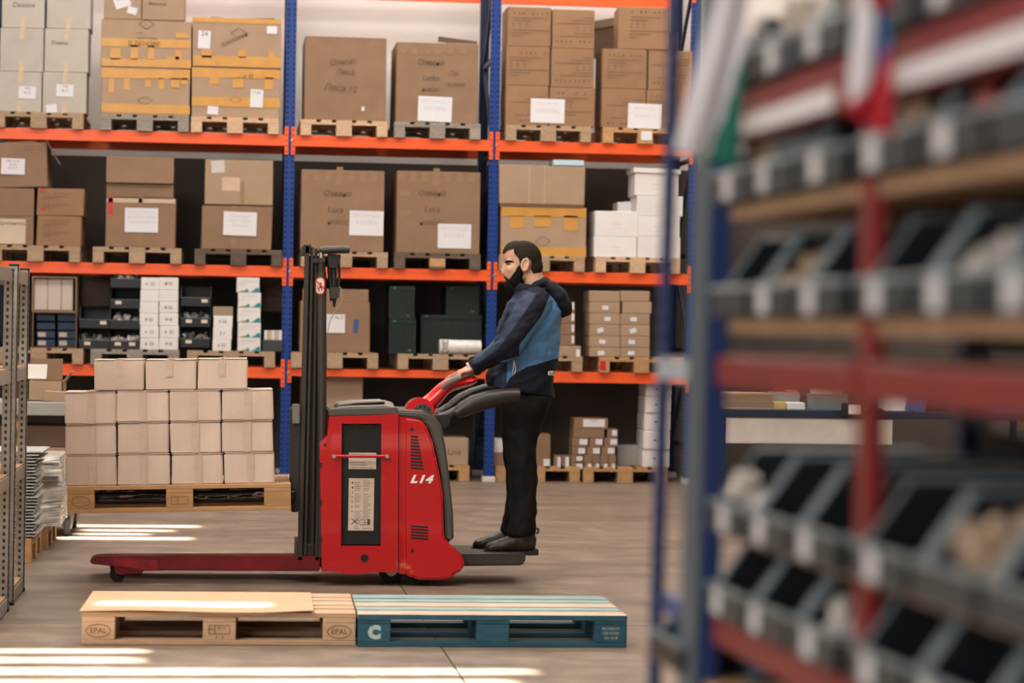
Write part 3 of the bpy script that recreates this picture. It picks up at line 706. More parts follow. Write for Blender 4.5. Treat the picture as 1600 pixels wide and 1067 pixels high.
def crate(px, z, label, depth=.55, bars=6):
    x0, x1, yt, yb = px; ym = (yt+yb)/2
    X0 = PY(x0, ym, YF).x; X1 = PY(x1, ym, YF).x; z1 = PY((x0+x1)/2, yt, YF).z; dx, dz = X1-X0, z1-z; t = .02
    mb = MB()
    for yy in (0, depth-t):
        mb.bb(-dx/2, dx/2, yy, yy+t, dz-.035, dz).bb(-dx/2, dx/2, yy, yy+t, 0, .035)
        for k in range(bars+1):
            xx = -dx/2+t/2+(dx-t)*k/bars; mb.bb(xx-.009, xx+.009, yy+.003, yy+t-.003, .03, dz-.03)
    mb.bb(-dx/2+.01, dx/2-.01, .014, .019, .02, dz-.02)
    for xx in (-dx/2, dx/2-t): mb.bb(xx, xx+t, t, depth-t, dz-.035, dz).bb(xx, xx+t, t, depth-t, 0, dz*.85)
    mb.bb(-dx/2+.002, dx/2-.002, .002, depth-.002, 0, .01)
    o = obj('plastic_crate', mb.mesh('plastic_crate', CRG), None, ((X0+X1)/2, YF, z)); tag(o, label, 'crate', 'dark green crates'); TOP[o.name] = z1
    obj('clip', boxmesh(.03, .006, .02, CRL, .002), o, (-dx/2+.05, -.003, dz-.02)); obj('clip', boxmesh(.03, .006, .02, CRL, .002), o, (dx/2-.06, -.003, .03))
    return o
k1 = crate((608, 650, 499, 550), zt, 'dark green plastic crate, lower one of the left column')
k2 = crate((608, 648, 447, 498), top(k1)+.004, 'dark green plastic crate, upper one of the left column')
k3 = crate((660, 756, 492, 550), zt, 'wide dark green crate behind the white roll, third beam')
k4 = crate((700, 752, 447, 491), top(k3)+.004, 'dark green crate on top of the wide crate, third beam')
m = MB().cyl((0, 0, .065), (0, .0, .065), .001, 3)
rollm = MB().loft([((-.2, 0, .07), .06, .06), ((-.195, 0, .07), .07, .07), ((.0, 0, .07), .066, .066), ((.19, 0, .075), .06, .06), ((.195, 0, .075), .03, .03)], 16).mesh('wrapped_roll', mat('white_film', (.62, .6, .56), .35, var=.1, scale=20), smooth=40)
a = PY(720, 550, YF-.02)
wr = obj('wrapped_roll', rollm, None, (a.x, YF-.075+.1, zt)); tag(wr, 'white film-wrapped roll lying in front of the wide green crate', 'roll')
k3.location.y += .2; k4.location.y += .2
bpart('film_end', wr, (-.15, 0, .07), (.1, .142, .142), mat('clear_film', (.35, .34, .33), .15, var=.3, scale=25), .03)
rack_pallet(775, 912, 566, Z1, 'tan pallet behind the jacket of the man, third beam', WOOD)
z = zt; GB = 'small labelled cartons behind the man'
x1_ = carton((868, 908, 540.5, 558), z, CARDL, 'small tan carton at the bottom of the stack behind jacket', GB, depth=.3, bevel=.006); z = top(x1_)
paper(x1_, (900, 906, 546, 557), ())
for k in range(4):
    o_ = carton((866, 898.5, 540.5-17.4*(k+1)+.5, 540-17.4*k), z, CARD, 'small brown carton, %s, in the stack behind the hood' % ('second from bottom', 'third from bottom', 'fourth from bottom', 'topmost')[k], GB, depth=.3, bevel=.006); z = top(o_)
    paper(o_, (893, 897, 538-17.4*(k+1)+4, 535-17.4*k+1), ())
rack_pallet(934, 1071, 569, Z1, 'tan pallet with a red tag under labelled cartons', WOODO)
tp = [p for p in bpy.data.objects if p.get('label', '').startswith('tan pallet with a red tag')][0]
a = PY(942, 571, 22.6); bpart('red_tag', tp, (-.002, tp.location.x-a.x, a.z-tp.location.z), (.003, .055, .085), TAPER)
GL = 'brown labelled cartons on the third beam'
ysA = [560, 542, 524.5, 506.5, 489, 471.5, 454]; ysB = [560, 542.5, 525, 507, 489.5, 471, 454]
for c_, (x0, x1, ys) in enumerate(((921, 969, ysA), (969.5, 1015.5, ysB))):
    z = zt
    for k in range(6):
        o_ = carton((x0+(3 if (c_ == 1 and k == 4) else 0), x1+(3 if (c_ == 1 and k == 4) else 0), ys[k+1]+.5, ys[k]), z, CARDL, 'tan carton, %s of the %s labelled column, third beam' % (ORD[k], ('left', 'right')[c_]), GL, depth=.42, bevel=.007); z = top(o_)
        if k < 4 or (c_ == 0 and k == 4):
            xx = (934, 936, 933, 944, 941)[k] if c_ == 0 else (981, 982, 984, 985, 0)[k]
            paper(o_, (xx, xx+10, ys[k+1]+6, ys[k]-5), (), (-.05, .1, -.3, .02, .05)[k])

# ---- floor level
rack_pallet(598, 735, 741, 0, 'brown pallet on the floor behind the cowl', WOODO, Y=22.75)
y1 = carton((640, 732, 684, 730), PT, CARDL, 'tan carton on the floor pallet right of the cowl', depth=.6, Y=22.78); hand(y1, 709, 706, 'Lins', 14, INKF)
y2 = carton((470, 566, 588, 752), 0, CARDL, 'tall tan carton standing on the floor behind the mast', depth=.6, Y=22.78)
bpart('sticker', y2, (.1, -.001, .6), (.03, .002, .05), mat('sticker_yellow', (.65, .42, .2), .5)); bpart('tape_strip', y2, (0, -.001, .5), (DIM[y2.name][0], .0015, .03), TAPEB)
rack_pallet(772, 908, 744, 0, 'brown pallet on the floor behind the trouser leg', WOODO, Y=22.75)
YG = 22.78
aa = carton((769, 797, 707, 735), PT, CARD, 'brown carton under white packets behind the trouser leg', depth=.4, Y=YG); bb_ = carton((769, 797, 686, 706), top(aa), WHITE, 'white packet on brown carton left of the trouser leg', depth=.4, Y=YG)
z = PT
for k, (yt_, yb_) in enumerate(((715.5, 735), (697.5, 715), (678, 697))):
    o_ = carton((832, 860, yt_, yb_), z, CARD, 'brown carton, %s of three right of the trouser leg' % ('bottom', 'middle', 'top')[k], 'cartons right of the trouser leg', depth=.4, Y=YG, bevel=.003); z = top(o_)
    if k == 0: paper(o_, (849, 859, 717, 728), ())
GS = 'small white-labelled boxes on the floor pallets'
def lb(px, z, label, lab=True, depth=.25, m=CARD):
    o_ = carton(px, z, m, label, GS, depth=depth, Y=YG, bevel=.002, name='labelled_box')
    if lab:
        x0, x1, yt_, yb_ = px; paper(o_, (x0+(x1-x0)*.45, x1-1, yt_+2, yb_-2.5), ())
    return top(o_)
lb((865.5, 877, 712, 734), PT, 'narrow upright labelled box left of the box pyramid', depth=.2); lb((878, 890, 712, 734), PT, 'narrow upright labelled box touching the box pyramid', depth=.2)
rack_pallet(909, 1045, 747, 0, 'brown pallet on the floor under the box pyramid', WOODO, Y=22.75)
za = PT
z1 = za
for k, (x0, x1) in enumerate(((892, 911), (913, 925), (926, 937), (938, 950), (951, 962))): z1 = lb((x0, x1, 722.5, 735), za, 'labelled box, bottom row of the pyramid, %s from left' % ('first', 'second', 'third', 'fourth', 'fifth')[k])
z2 = z1
for k, (x0, x1) in enumerate(((892, 911), (912.5, 925), (925.5, 937), (938, 950), (951, 962.5))): z2 = lb((x0, x1, 711, 722), z1, 'labelled box, second row of the pyramid, %s from left' % ('first', 'second', 'third', 'fourth', 'fifth')[k], k == 0)
for k, (x0, x1) in enumerate(((894, 915), (917, 938), (940, 961))): z3 = lb((x0, x1, 698, 711), z2, 'labelled box, third row of the pyramid, %s' % ('left', 'middle', 'right')[k])
for k, (x0, x1) in enumerate(((894, 919), (921, 942), (944, 965))): z4 = lb((x0, x1, 684, 697), z3, 'labelled box, fourth row of the pyramid, %s' % ('left', 'middle', 'right')[k])
o_ = carton((896, 944, 670.5, 683), z4, CARD, 'long brown carton near the top of the pyramid', GS, depth=.3, Y=YG, bevel=.002); z5 = top(o_)
lb((949, 965, 670, 683), z4, 'labelled box right of the long carton near pyramid top')
o_ = carton((897, 950, 653, 670), z5, CARDO, 'long carton with white label crowning the pyramid', GS, depth=.3, Y=YG, bevel=.003); paper(o_, (911, 945, 655, 667), ['10 KG'], ink=INK)
gb = carton((964, 1000, 695.5, 728), PT, mat('box_grey', (.25, .24, .22), .5), 'plain grey box right of the box pyramid', depth=.3, Y=YG+.2)
z = PT
ysT = [733.5, 702, 673, 645, 618, 597]
for k in range(5):
    o_ = carton((1004+k*1.3, 1046+k*.8, ysT[k+1]+.5, ysT[k]), z, WHITE, 'white carton, %s of the tall white column on the floor' % ORD[k], 'tall white column', depth=.4, Y=YG-(.015 if k%2 else 0), bevel=.010); z = top(o_)
    obj('hand_hole', boxmesh(.03, .003, .012, RHOLE), o_, (-.01, -.001, DIM[o_.name][2]*.5))
# ------------------------------------------------------------------ the two pallets in front
fp = pallet((-.6226, 10.8826, 0), -.0174, 'raw pine pallet on the floor with a cardboard sheet on it', WOODP)
STAMP = mat('stamp_brown', (.19, .10, .05), .8, var=0)
def ring(parent, c, rx, rz, t=.0035, y=-.0015):
    mb = MB(); n = 28
    for i in range(n):
        a0, a1 = 2*math.pi*i/n, 2*math.pi*(i+1)/n
        P = [(rx*math.cos(a0), rz*math.sin(a0)), (rx*math.cos(a1), rz*math.sin(a1)), ((rx-t)*math.cos(a1), (rz-t)*math.sin(a1)), ((rx-t)*math.cos(a0), (rz-t)*math.sin(a0))]
        mb.add([(p[0], 0, p[1]) for p in P], [(0, 1, 2, 3)])
    return obj('stamp_ring', mb.mesh('stamp_ring', STAMP), parent, (c[0], y, c[1]))
fb = [c for c in fp.children if c.name.startswith('block')]
def front_block(p, i): return [c for c in p.children if c.name.startswith('block')][i*3]
for i in (0, 2):
    b_ = front_block(fp, i); ring(b_, (0, 0), .054, .030, y=-.0515); text('lettering', 'EPAL', .034, STAMP, b_, (0, -.0517, 0))
b_ = front_block(fp, 1)
for (cx, cz, dx, dz) in ((0, .026, .09, .003), (0, -.012, .09, .003), (-.045, .007, .003, .04), (.045, .007, .003, .04), (-.02, .007, .003, .04)): bpart('stamp_line', b_, (cx, -.0505, cz), (dx, .001, dz), STAMP)
text('lettering', 'IPPC', .018, STAMP, b_, (-.033, -.0517, .007)); text('lettering', 'BG-01', .016, STAMP, b_, (.012, -.0517, .014)); text('lettering', '4 1 6', .018, STAMP, b_, (0, -.0517, -.026))
sh = MB(); SHN = 14
vs = []
for i in range(SHN+1):
    for j in range(5):
        u, v = i/SHN, j/4
        x = -.008+u*1.02-(.06 if False else 0); y = -.02+v*.80
        z = .1475+.004*math.sin(u*7)*(1-v)*1.0+(.005*max(0, u-.8)*5*(1-v))
        vs.append((x, y, z))
fs = [(i*5+j, (i+1)*5+j, (i+1)*5+j+1, i*5+j+1) for i in range(SHN) for j in range(4)]
sh.add(vs, fs); n0 = len(vs); sh.add([(a, b, c+.004) for a, b, c in vs], [f[::-1] for f in fs])
edge = [i*5 for i in range(SHN+1)]+[SHN*5+j for j in range(1, 5)]+[i*5+4 for i in range(SHN-1, -1, -1)]+[j for j in range(3, 0, -1)]
sh.f += [(edge[k], edge[(k+1) % len(edge)], edge[(k+1) % len(edge)]+n0, edge[k]+n0) for k in range(len(edge))]; sh.m += [0]*len(edge)
so_ = obj('cardboard_sheet', sh.mesh('cardboard_sheet', mat('sheet_tan', (.60, .385, .235), .7, var=.05, scale=3), fix=True), None, (-.6226, 10.8826, 0), (0, 0, -.0174))
tag(so_, 'thin tan cardboard sheet lying flat on the pine pallet', 'sheet')
bp_ = pallet((.585, 10.8286, 0), -.0144, 'blue painted pallet on the floor beside the pine pallet', BLUEP, mat_over={
    ('deck_board', 0): BLUEX, ('deck_board', 1): BLUEW, ('deck_board', 2): BLUEX, ('deck_board', 3): BLUEW, ('deck_board', 4): BLUEW})
# the worn deck boards keep blue paint on their front edges
bpart('painted_edge', bp_, (.6, -.0012, .131), (1.2, .003, .022), BLUEP)
WSTEN = mat('stencil_white', (.45, .55, .56), .7, var=.2, scale=30)
text('lettering', 'C', .075, WSTEN, front_block(bp_, 0), (.0, -.0515, 0), (R(90), 0, 0), bold=.006)
for k, ln in enumerate('abc'):
    text('lettering', ('PROPERTY', 'CERTIFIED', 'GA 4538')[k], .017, WSTEN, front_block(bp_, 2), (0, -.0515, .022-.02*k))

# ------------------------------------------------------------------ the pallet truck
YC = 13.77; YN = 13.37; YFAR = 14.17
RED = mat('truck_red', (.44, .007, .010), .28, var=.05, scale=3, spec=.5, coat=.4)
_nt = RED.node_tree; _b = _nt.nodes['Principled BSDF']
# worn, scuffed paint: chips lower down and on edges are real marks of the machine
_tc = _nt.nodes.new('ShaderNodeTexCoord'); _n = _nt.nodes.new('ShaderNodeTexNoise'); _n.inputs['Scale'].default_value = 7; _n.inputs['Detail'].default_value = 9; _n.inputs['Roughness'].default_value = .7
_nt.links.new(_tc.outputs['Object'], _n.inputs['Vector'])
_r = _nt.nodes.new('ShaderNodeValToRGB'); _r.color_ramp.elements[0].position = .625; _r.color_ramp.elements[1].position = .70
_nt.links.new(_n.outputs['Fac'], _r.inputs['Fac'])
_mx = _nt.nodes.new('ShaderNodeMix'); _mx.data_type = 'RGBA'; _src = _b.inputs['Base Color'].links[0].from_socket
_nt.links.new(_r.outputs['Color'], _mx.inputs['Factor']); _nt.links.new(_src, _mx.inputs['A']); _mx.inputs['B'].default_value = (.62, .16, .09, 1)
_nt.links.new(_mx.outputs['Result'], _b.inputs['Base Color'])
REDF = mat('fork_red', (.19, .008, .011), .42, var=.3, scale=6)
MAST = mat('mast_charcoal', (.042, .038, .030), .45, metal=.2, var=.08)
MASTD = mat('mast_dark', (.022, .02, .017), .5, var=.08)
TRIM = mat('trim_grey', (.07, .066, .056), .45, var=.05)
PADG = mat('seat_grey', (.20, .185, .155), .55, var=.08, scale=12, bump=.1)
truck = empty('pallet_truck', (PY(600, 900, YC).x, YC, 0), 'red stand-on electric pallet stacker with raised mast and load', 'forklift')
TO = truck.location.copy()
def T(pts, Y=YN): return [((p := PY(x, y, Y)).x-TO.x, p.z) for x, y in pts]
def tprism(name, pts, y0, y1, m, bevel=0.0, parent=None, seg=2, smooth=0, Y=None, mbx=None):
    mb = MB().prism(T(pts, Y or YN), y0-YC, y1-YC)
    return obj(name, mb.mesh(name, m, bevel, seg, smooth), parent or truck)
# battery housing: frame with a window
hou = MB()
outer = [(516, 650), (622, 646), (622, 894), (575, 894), (553, 897), (532, 895), (503, 893), (500, 692), (512, 680)]
for q in ([(514.5, 651), (534, 650), (532.5, 894), (503, 893), (499.5, 692), (511.5, 681)], [(596, 648), (622.5, 646), (622, 894), (595, 894)],
          [(533.8, 650), (596.2, 648), (596.1, 662), (533.7, 662)], [(532.7, 853), (595.4, 853), (595.1, 894), (575, 894.5), (556, 897.5), (532.5, 896)]):
    hou.prism(T(q), YN-YC, YN+.03-YC)
hou.prism(T([(514.5, 651), (622.5, 646), (622, 894), (503, 893), (499.5, 692), (511.5, 681)]), YFAR-.02-YC, YFAR-YC)
a, b = T([(512, 660), (503, 885)])
hou.prism(T([(514.5, 651), (524, 650.5), (512, 893), (503, 893), (499.5, 692), (511.5, 681)]), YN+.03-YC, YFAR-.02-YC)
obj('battery_housing', hou.mesh('battery_housing', RED, .004, 2, 40), truck)
tprism('battery', [(530, 664), (599, 664), (599, 852), (530, 852)], YN+.035, YFAR-.03, mat('battery_black', (.014, .015, .013), .35, var=.1), .004)
tprism('battery_top', [(531, 653), (598, 652), (598, 664), (531, 664)], YN+.06, YFAR-.05, mat('battery_cable_dark', (.02, .018, .016), .5), .002)
cab = MB()
for k in range(3):
    P = [(541+k*6, 668), (552+k*5, 663-k), (566+k*3, 667), (580+k*3, 663+k)]
    cab.tube([(q[0], YN+.028-YC, q[1]) for q in T(P)], .006, 6)
obj('battery_cable', cab.mesh('battery_cable', mat('cable_grey', (.06, .055, .05), .4), smooth=60), truck)
def plate(name, px, Y, m, t=.003, parent=None):
    (x0, z1), (x1, z0) = T([(px[0], px[2]), (px[1], px[3])], Y)
    return obj(name, boxmesh(x1-x0, t, z1-z0, m), parent or truck, ((x0+x1)/2, Y-t/2-YC, (z0+z1)/2))
STK = mat('sticker_aged', (.56, .46, .38), .6, var=.1, scale=14)
def text_rows(parent, w_, h, cols, rows, seed, m=None, t=.0019):
    r = random.Random(seed); mb = MB()
    for (c0, c1) in cols:
        for k in range(rows):
            z = h/2-h*(k+.6)/rows; x = c0*w_-w_/2; x1 = x+(c1-c0)*w_*r.uniform(.6, 1); 
            if r.random() < .12: continue
            mb.add([(x, 0, z-h/rows*.22), (x1, 0, z-h/rows*.22), (x1, 0, z+h/rows*.22), (x, 0, z+h/rows*.22)], [(0, 1, 2, 3)])
    o = obj('printed_rows', mb.mesh('printed_rows', m or mat('ink_soft', (.30, .24, .2), .8, var=0)), parent, (0, -t, 0)); o['kind'] = 'stuff'; return o
s1_ = plate('warning_sticker', (545, 587.5, 707, 733), YN+.034, STK); text_rows(s1_, .14, .085, ((.04, .96),), 6, 3)
s2_ = plate('instruction_sticker', (545, 583.5, 747, 829), YN+.034, STK); text_rows(s2_, .125, .27, ((.2, .5), (.58, .94)), 26, 4)
# pictograms of the instruction sheet
pic = MB()
for k in range(7): pic.cyl((-.049, 0, .118-.026*k), (-.049, -.0005, .118-.026*k), .0055 if k < 2 else .0035, 8)
for s in (1, -1): pic.box((-.034, 0, -.093), (.05, .0006, .004), Matrix.Rotation(s*.75, 3, 'Y'))
for k in range(9): g = k*.7; pic.box((.008+.016*math.cos(g), 0, -.097+.016*math.sin(g)), (.008, .0006, .004), Matrix.Rotation(-g, 3, 'Y'))
pic.bb(.035, .05, -.0003, .0003, -.11, -.08)
obj('pictogram', pic.mesh('pictogram', INK), s2_, (0, -.0022, 0))
lb_ = MB(); (x0, z0), (x1, z1) = T([(522, 713), (605, 713)], YN-.03)
lb_.cyl((x0, -.02+YN-YC, z0), (x1, -.02+YN-YC, z1), .009, 10)
lbo = obj('lock_bar', lb_.mesh('lock_bar', RED, smooth=40), truck)
for x, z in ((x0, z0), (x1, z1)): obj('bar_end', MB().cyl((x, YN-.035-YC, z), (x, YN-YC+.002, z), .011, 10).mesh('bar_end', STEEL, smooth=40), lbo)
def dots(name, pts, r, Y, m, parent=None):
    mb = MB()
    for x, y in pts:
        (X, Z), = T([(x, y)], Y); mb.cyl((X, Y-.002-YC, Z), (X, Y+.01-YC, Z), r, 14)
    return obj(name, mb.mesh(name, m), parent or truck)
dots('keyhole', [(569.5, 872)], .022, YN, BLACK); dots('housing_hole', [(508, 695)], .008, YN, BLACK)
for y in (727, 785, 843): plate('hinge_notch', (498.5, 503, y-4, y+4), YN-.0005, BLACK)
# cowl
cowl = [(632, 652), (655, 655), (665, 662), (676, 690), (686, 735), (692, 770), (694, 835), (697, 845), (712, 858), (723, 868), (725.5, 880), (723, 891), (708, 898), (705.5, 904), (690, 906.5), (652, 906), (646, 902), (632, 898.5)]
co = tprism('cowl', cowl, YN-.005, YFAR+.005, RED, .03, None, 3, 35)
vs_ = MB()
def slot(x0, x1, y, h, sk=.06):
    (a, z) = T([(x0, y)])[0]; (b, _) = T([(x1, y)])[0]; k = h/295.
    vs_.add([(a, YN-.0065-YC, z), (b, YN-.0065-YC, z-(b-a)*sk), (b, YN-.0065-YC, z-k-(b-a)*sk), (a, YN-.0065-YC, z-k)], [(0, 3, 2, 1)])
for k in range(11): slot(641.5, 653+k*.9, 680.5+k*4.9, 3.0)
for k in range(5): slot(642, 669, 820.5+k*4.6, 2.8)
vo = obj('vent_slots', vs_.mesh('vent_slots', BLACK), co); vo['kind'] = 'stuff'
dots('cowl_screw', [(643.5, 670.5), (644, 860.5)], .009, YN-.006, BLACK, co)
(lx, lz), = T([(657.5, 749)])
text('lettering', 'L14', .058, mat('logo_white', (.8, .76, .74), .4, var=0), co, (lx, YN-.0075-YC, lz), shear=.35, sx=1.2, bold=.003).data.space_character = 1.18
tprism('cowl_channel', [(623.5, 650), (638, 651), (638, 898), (623, 897)], YN+.016, YFAR-.02, RED, .003)
trim = [(601, 641), (664, 643), (680, 650), (690, 664), (697, 700), (702.5, 745), (708.5, 800), (709.5, 844), (704, 846.5), (696.5, 842), (695, 790), (690, 742), (681, 700), (671.5, 671), (663, 657.5), (655, 654), (601, 650)]
tprism('trim_strip', trim, YN+.01, YFAR-.01, TRIM, .012, None, 3, 40)
tprism('trim_front', [(690, 700), (702, 745), (708.5, 800), (709.8, 845), (700, 850), (690, 850)], YN+.05, YFAR-.05, mat('front_black', (.03, .03, .028), .4), .02, None, 2, 40)
# seat-like pad on the battery lid
tprism('battery_lid', [(514, 640), (622, 637), (622, 648), (514, 651)], YN+.005, YFAR-.005, mat('lid_dark_grey', (.07, .065, .055), .5), .006, None, 2, 40)
pad = MB().loft([((x, 0, z), hw, .26) for (x, z), hw in zip(T([(524, 637), (527, 635), (545, 634), (575, 633.5), (600, 632.5), (610, 634), (613.5, 637)], YC), (.006, .022, .026, .027, .027, .022, .006))], 18)
obj('pad', pad.mesh('pad', PADG, smooth=60), truck)
tprism('pad_fold', [(530, 633), (560, 629.5), (604, 628), (606, 630), (560, 632), (531, 636)], YN+.16, YFAR-.2, mat('pad_fold_grey', (.24, .22, .185), .55), .006, None, 2, 40)
# tiller
til = MB()
hubs = T([(655, 641)], YC)[0]
arm = T([(656, 640), (668, 633), (680, 621), (692, 608), (704, 600.5), (720, 596), (733, 593.5), (741, 593)], YC)
til.loft([((p[0], 0, p[1]), w1, w2) for p, w1, w2 in zip(arm, (.055, .052, .046, .042, .042, .04, .036, .02), (.07, .07, .065, .065, .10, .16, .19, .18))], 20)
til.cyl((hubs[0], -.085, hubs[1]-.01), (hubs[0], .085, hubs[1]-.01), .082, 28)
obj('tiller', til.mesh('tiller', mat('tiller_red', (.60, .012, .020), .22, var=.04, coat=.5), smooth=50), truck)
hubm = MB().cyl((hubs[0]+.012, -.092, hubs[1]-.015), (hubs[0]+.012, -.08, hubs[1]-.015), .056, 24)
hb_o = obj('hub_cover', hubm.mesh('hub_cover', TRIM, smooth=40), truck)
hd = MB()
for k in range(10):
    g = 2*math.pi*k/10; hd.cyl((hubs[0]+.012+.04*math.cos(g), -.0935, hubs[1]-.015+.04*math.sin(g)), (hubs[0]+.012+.04*math.cos(g), -.091, hubs[1]-.015+.04*math.sin(g)), .007, 8)
obj('hub_hole', hd.mesh('hub_hole', BLACK), hb_o)
gr = T([(688, 607), (697, 599), (706, 592), (720, 585.5), (731, 582), (741, 581.5)], YC)
gq = gr[0]; gr = gr[1:]
gm = MB().tube([(gq[0], -.03, gq[1]), (gr[0][0], -.10, gr[0][1]), (gr[1][0], -.15, gr[1][1]), (gr[2][0], -.16, gr[2][1]), (gr[3][0], -.15, gr[3][1]), (gr[4][0], -.1, gr[4][1]), (gr[4][0]+.01, 0, gr[4][1]), (gr[4][0], .1, gr[4][1]), (gr[3][0], .15, gr[3][1]), (gr[2][0], .16, gr[2][1]), (gr[1][0], .15, gr[1][1]), (gr[0][0], .10, gr[0][1]), (gq[0], .03, gq[1])], .017, 10)
obj('grip_ring', gm.mesh('grip_ring', mat('grip_grey', (.20, .18, .15), .45), smooth=60), truck)
# side supports: rod and padded arm on both sides
for k, (yy, dxp) in enumerate(((YN+.07, 0), (YFAR-.07, 1))):
    if k == 0:
        P = [(712, 646), (722, 640), (740, 631), (760, 625), (785, 620), (806, 617.5), (811.5, 617.5)]; Wd = [.030, .045, .053, .053, .049, .043, .039]
        rod = [(686, 652), (700, 647.5), (714, 640)]
    else:
        P = [(698, 638), (708, 631), (720, 623), (737, 615), (757, 609), (780, 606), (787, 606)]; Wd = [.018, .03, .036, .036, .036, .034, .03]
        rod = [(676, 647), (690, 642), (702, 634)]
    Q = T(P, yy); mb = MB().loft([((q[0], yy-YC, q[1]), w_*.95, .05) for q, w_ in zip(Q, Wd)], 16)
    # the pads hang below their upper edge
    obj('support_pad', mb.mesh('support_pad', mat('pad_black', (.020, .017, .013), .42, var=.08), smooth=60), truck)
    Q = T(rod, yy); mb = MB().tube([(q[0], yy-YC, q[1]) for q in Q], .022, 10)
    obj('support_rod', mb.mesh('support_rod', mat('rod_charcoal', (.06, .056, .05), .4), smooth=60), truck)
tprism('support_bracket', [(672, 650), (700, 648), (706, 652), (704, 664), (697, 672), (690, 668), (684, 656)], YN+.03, YFAR-.03, BLACK, .008)
# platform
pl = tprism('platform', [(722, 869), (826, 868.5), (825, 882), (818, 886.5), (722, 888)], YN+.12, YFAR-.12, mat('platform_dark', (.035, .032, .027), .5, var=.2, scale=14), .008)
trd = MB(); q0, q1 = T([(722, 869), (823, 869)], YN+.12); zt_ = q0[1]
nx = 24; ny = 16
for i in range(nx):
    for j in range(ny):
        x = q0[0]+.01+(q1[0]-q0[0]-.02)*(i+.5)/nx; y = -.27+.54*(j+.5)/ny
        trd.box((x, y, zt_+.004), (.015, .008, .008), Matrix.Rotation(.8 if (i+j) % 2 else -.8, 3, 'Z'))
to = obj('tread', trd.mesh('tread', mat('tread_brown', (.14, .10, .065), .7, var=.2, scale=20)), pl); to['kind'] = 'stuff'
# wheels
def wheel(name, px, py, Y, r, wdt, m, hub=STEEL):
    (x, z), = T([(px, py)], Y)
    o = obj(name, MB().cyl((x, Y-wdt/2-YC, r), (x, Y+wdt/2-YC, r), r, 24).mesh(name, m, .006, 2, 40), truck)
    obj('hub', MB().cyl((x, Y-wdt/2-.004-YC, r), (x, Y-wdt/2-YC+.003, r), r*.45, 14).mesh('hub', hub, smooth=40), o); return o
wheel('drive_wheel', 655, 895, YN+.14, .1, .07, RUBBER); wheel('caster_wheel', 611, 895, YN+.2, .07, .05, RUBBER); wheel('caster_wheel', 611, 895, YFAR-.2, .07, .05, RUBBER)
# straddle legs with rollers
for k, yy in enumerate((13.5, 13.88)):
    L_ = [(140.5, 873.5), (149, 869.5), (180, 869), (500, 868.5), (500, 892.5), (260, 891.5), (222, 892), (175, 884.5), (141.5, 881)]
    mb = MB().prism(T(L_, yy), yy-YC, yy+.17-YC)
    lg = obj('straddle_leg', mb.mesh('straddle_leg', REDF, .006, 2, 40), truck)
    pp = MB().prism([(a_, b_) for a_, b_ in T([(176, 871.5), (246, 875.5), (246, 890.5), (222, 890), (178, 883)], yy)], yy-.002-YC, yy-YC+.001)
    obj('worn_plate', pp.mesh('worn_plate', mat('worn_red', (.33, .02, .02), .5, var=.35, scale=12)), lg)
    r = .042; (x, z), = T([(184, 895)], yy+.085)
    obj('load_roller', MB().cyl((x, yy+.04-YC, r), (x, yy+.13-YC, r), r, 20).mesh('load_roller', RUBBER, .004, 2, 40), lg)
    mb = MB().prism(T([(178, 884), (226, 889), (222, 896), (188, 899), (180, 896)], yy), yy+.015-YC, yy+.035-YC).prism(T([(178, 884), (226, 889), (222, 896), (188, 899), (180, 896)], yy), yy+.135-YC, yy+.155-YC)
    obj('roller_bracket', mb.mesh('roller_bracket', REDF, .002), lg)
# mast
def rail(name, p, yy, y2, m, bevel=.003): return tprism(name, p, yy, y2, m, bevel, None, 1, 0, yy)
for (ya, yb_, near) in ((13.50, 13.60, 1), (13.94, 14.04, 0)):
    rail('outer_rail', [(465, 876), (472.5, 876), (484, 384), (477, 384)], ya, yb_, MAST); rail('outer_rail', [(492, 876), (498.5, 876), (509, 420), (503, 420)], ya, yb_, MAST)
    rail('outer_web', [(472, 876), (493, 876), (504, 400), (483, 400)], ya+.04, ya+.055, MASTD)
    rail('inner_rail', [(474.5, 868), (479.5, 868), (490.5, 386), (486, 386)], ya+.008, yb_-.01, MAST); rail('inner_rail', [(485.5, 868), (490.5, 868), (496.5, 388), (492, 388)], ya+.012, yb_-.01, MASTD)
rail('mast_crossbar', [(474, 382), (486, 382), (486, 396), (474, 396)], 13.5, 14.04, MASTD); rail('mast_crossbar', [(464, 850), (500, 850), (499, 880), (463, 880)], 13.52, 14.02, MASTD)
(x0, z0), (x1, z1), (x2, z2), (x3, z3) = T([(503.5, 870), (501, 410), (502, 404), (501.2, 388)], 13.50)
cyl_ = obj('lift_cylinder', MB().cyl((x0, 13.5-YC, z0), (T([(502.5, 425)], 13.5)[0][0], 13.5-YC, T([(502.5, 425)], 13.5)[0][1]), .026, 18).mesh('lift_cylinder', MAST, smooth=40), truck)
t_ = T([(502.5, 427), (502.3, 404), (502, 388)], 13.5)
obj('cylinder_cap', MB().cyl((t_[0][0], 13.5-YC, t_[0][1]), (t_[1][0], 13.5-YC, t_[1][1]), .021, 16).mesh('cylinder_cap', MASTD, .002, 1, 40), cyl_)
obj('piston_rod', MB().cyl((t_[1][0], 13.5-YC, t_[1][1]), (t_[2][0], 13.5-YC, t_[2][1]), .013, 14).mesh('piston_rod', STEEL, smooth=40), cyl_)
tprism('cylinder_clamp', [(489, 404), (508, 403), (508, 410), (489, 411)], 13.475, 13.53, MAST, .003, Y=13.5)
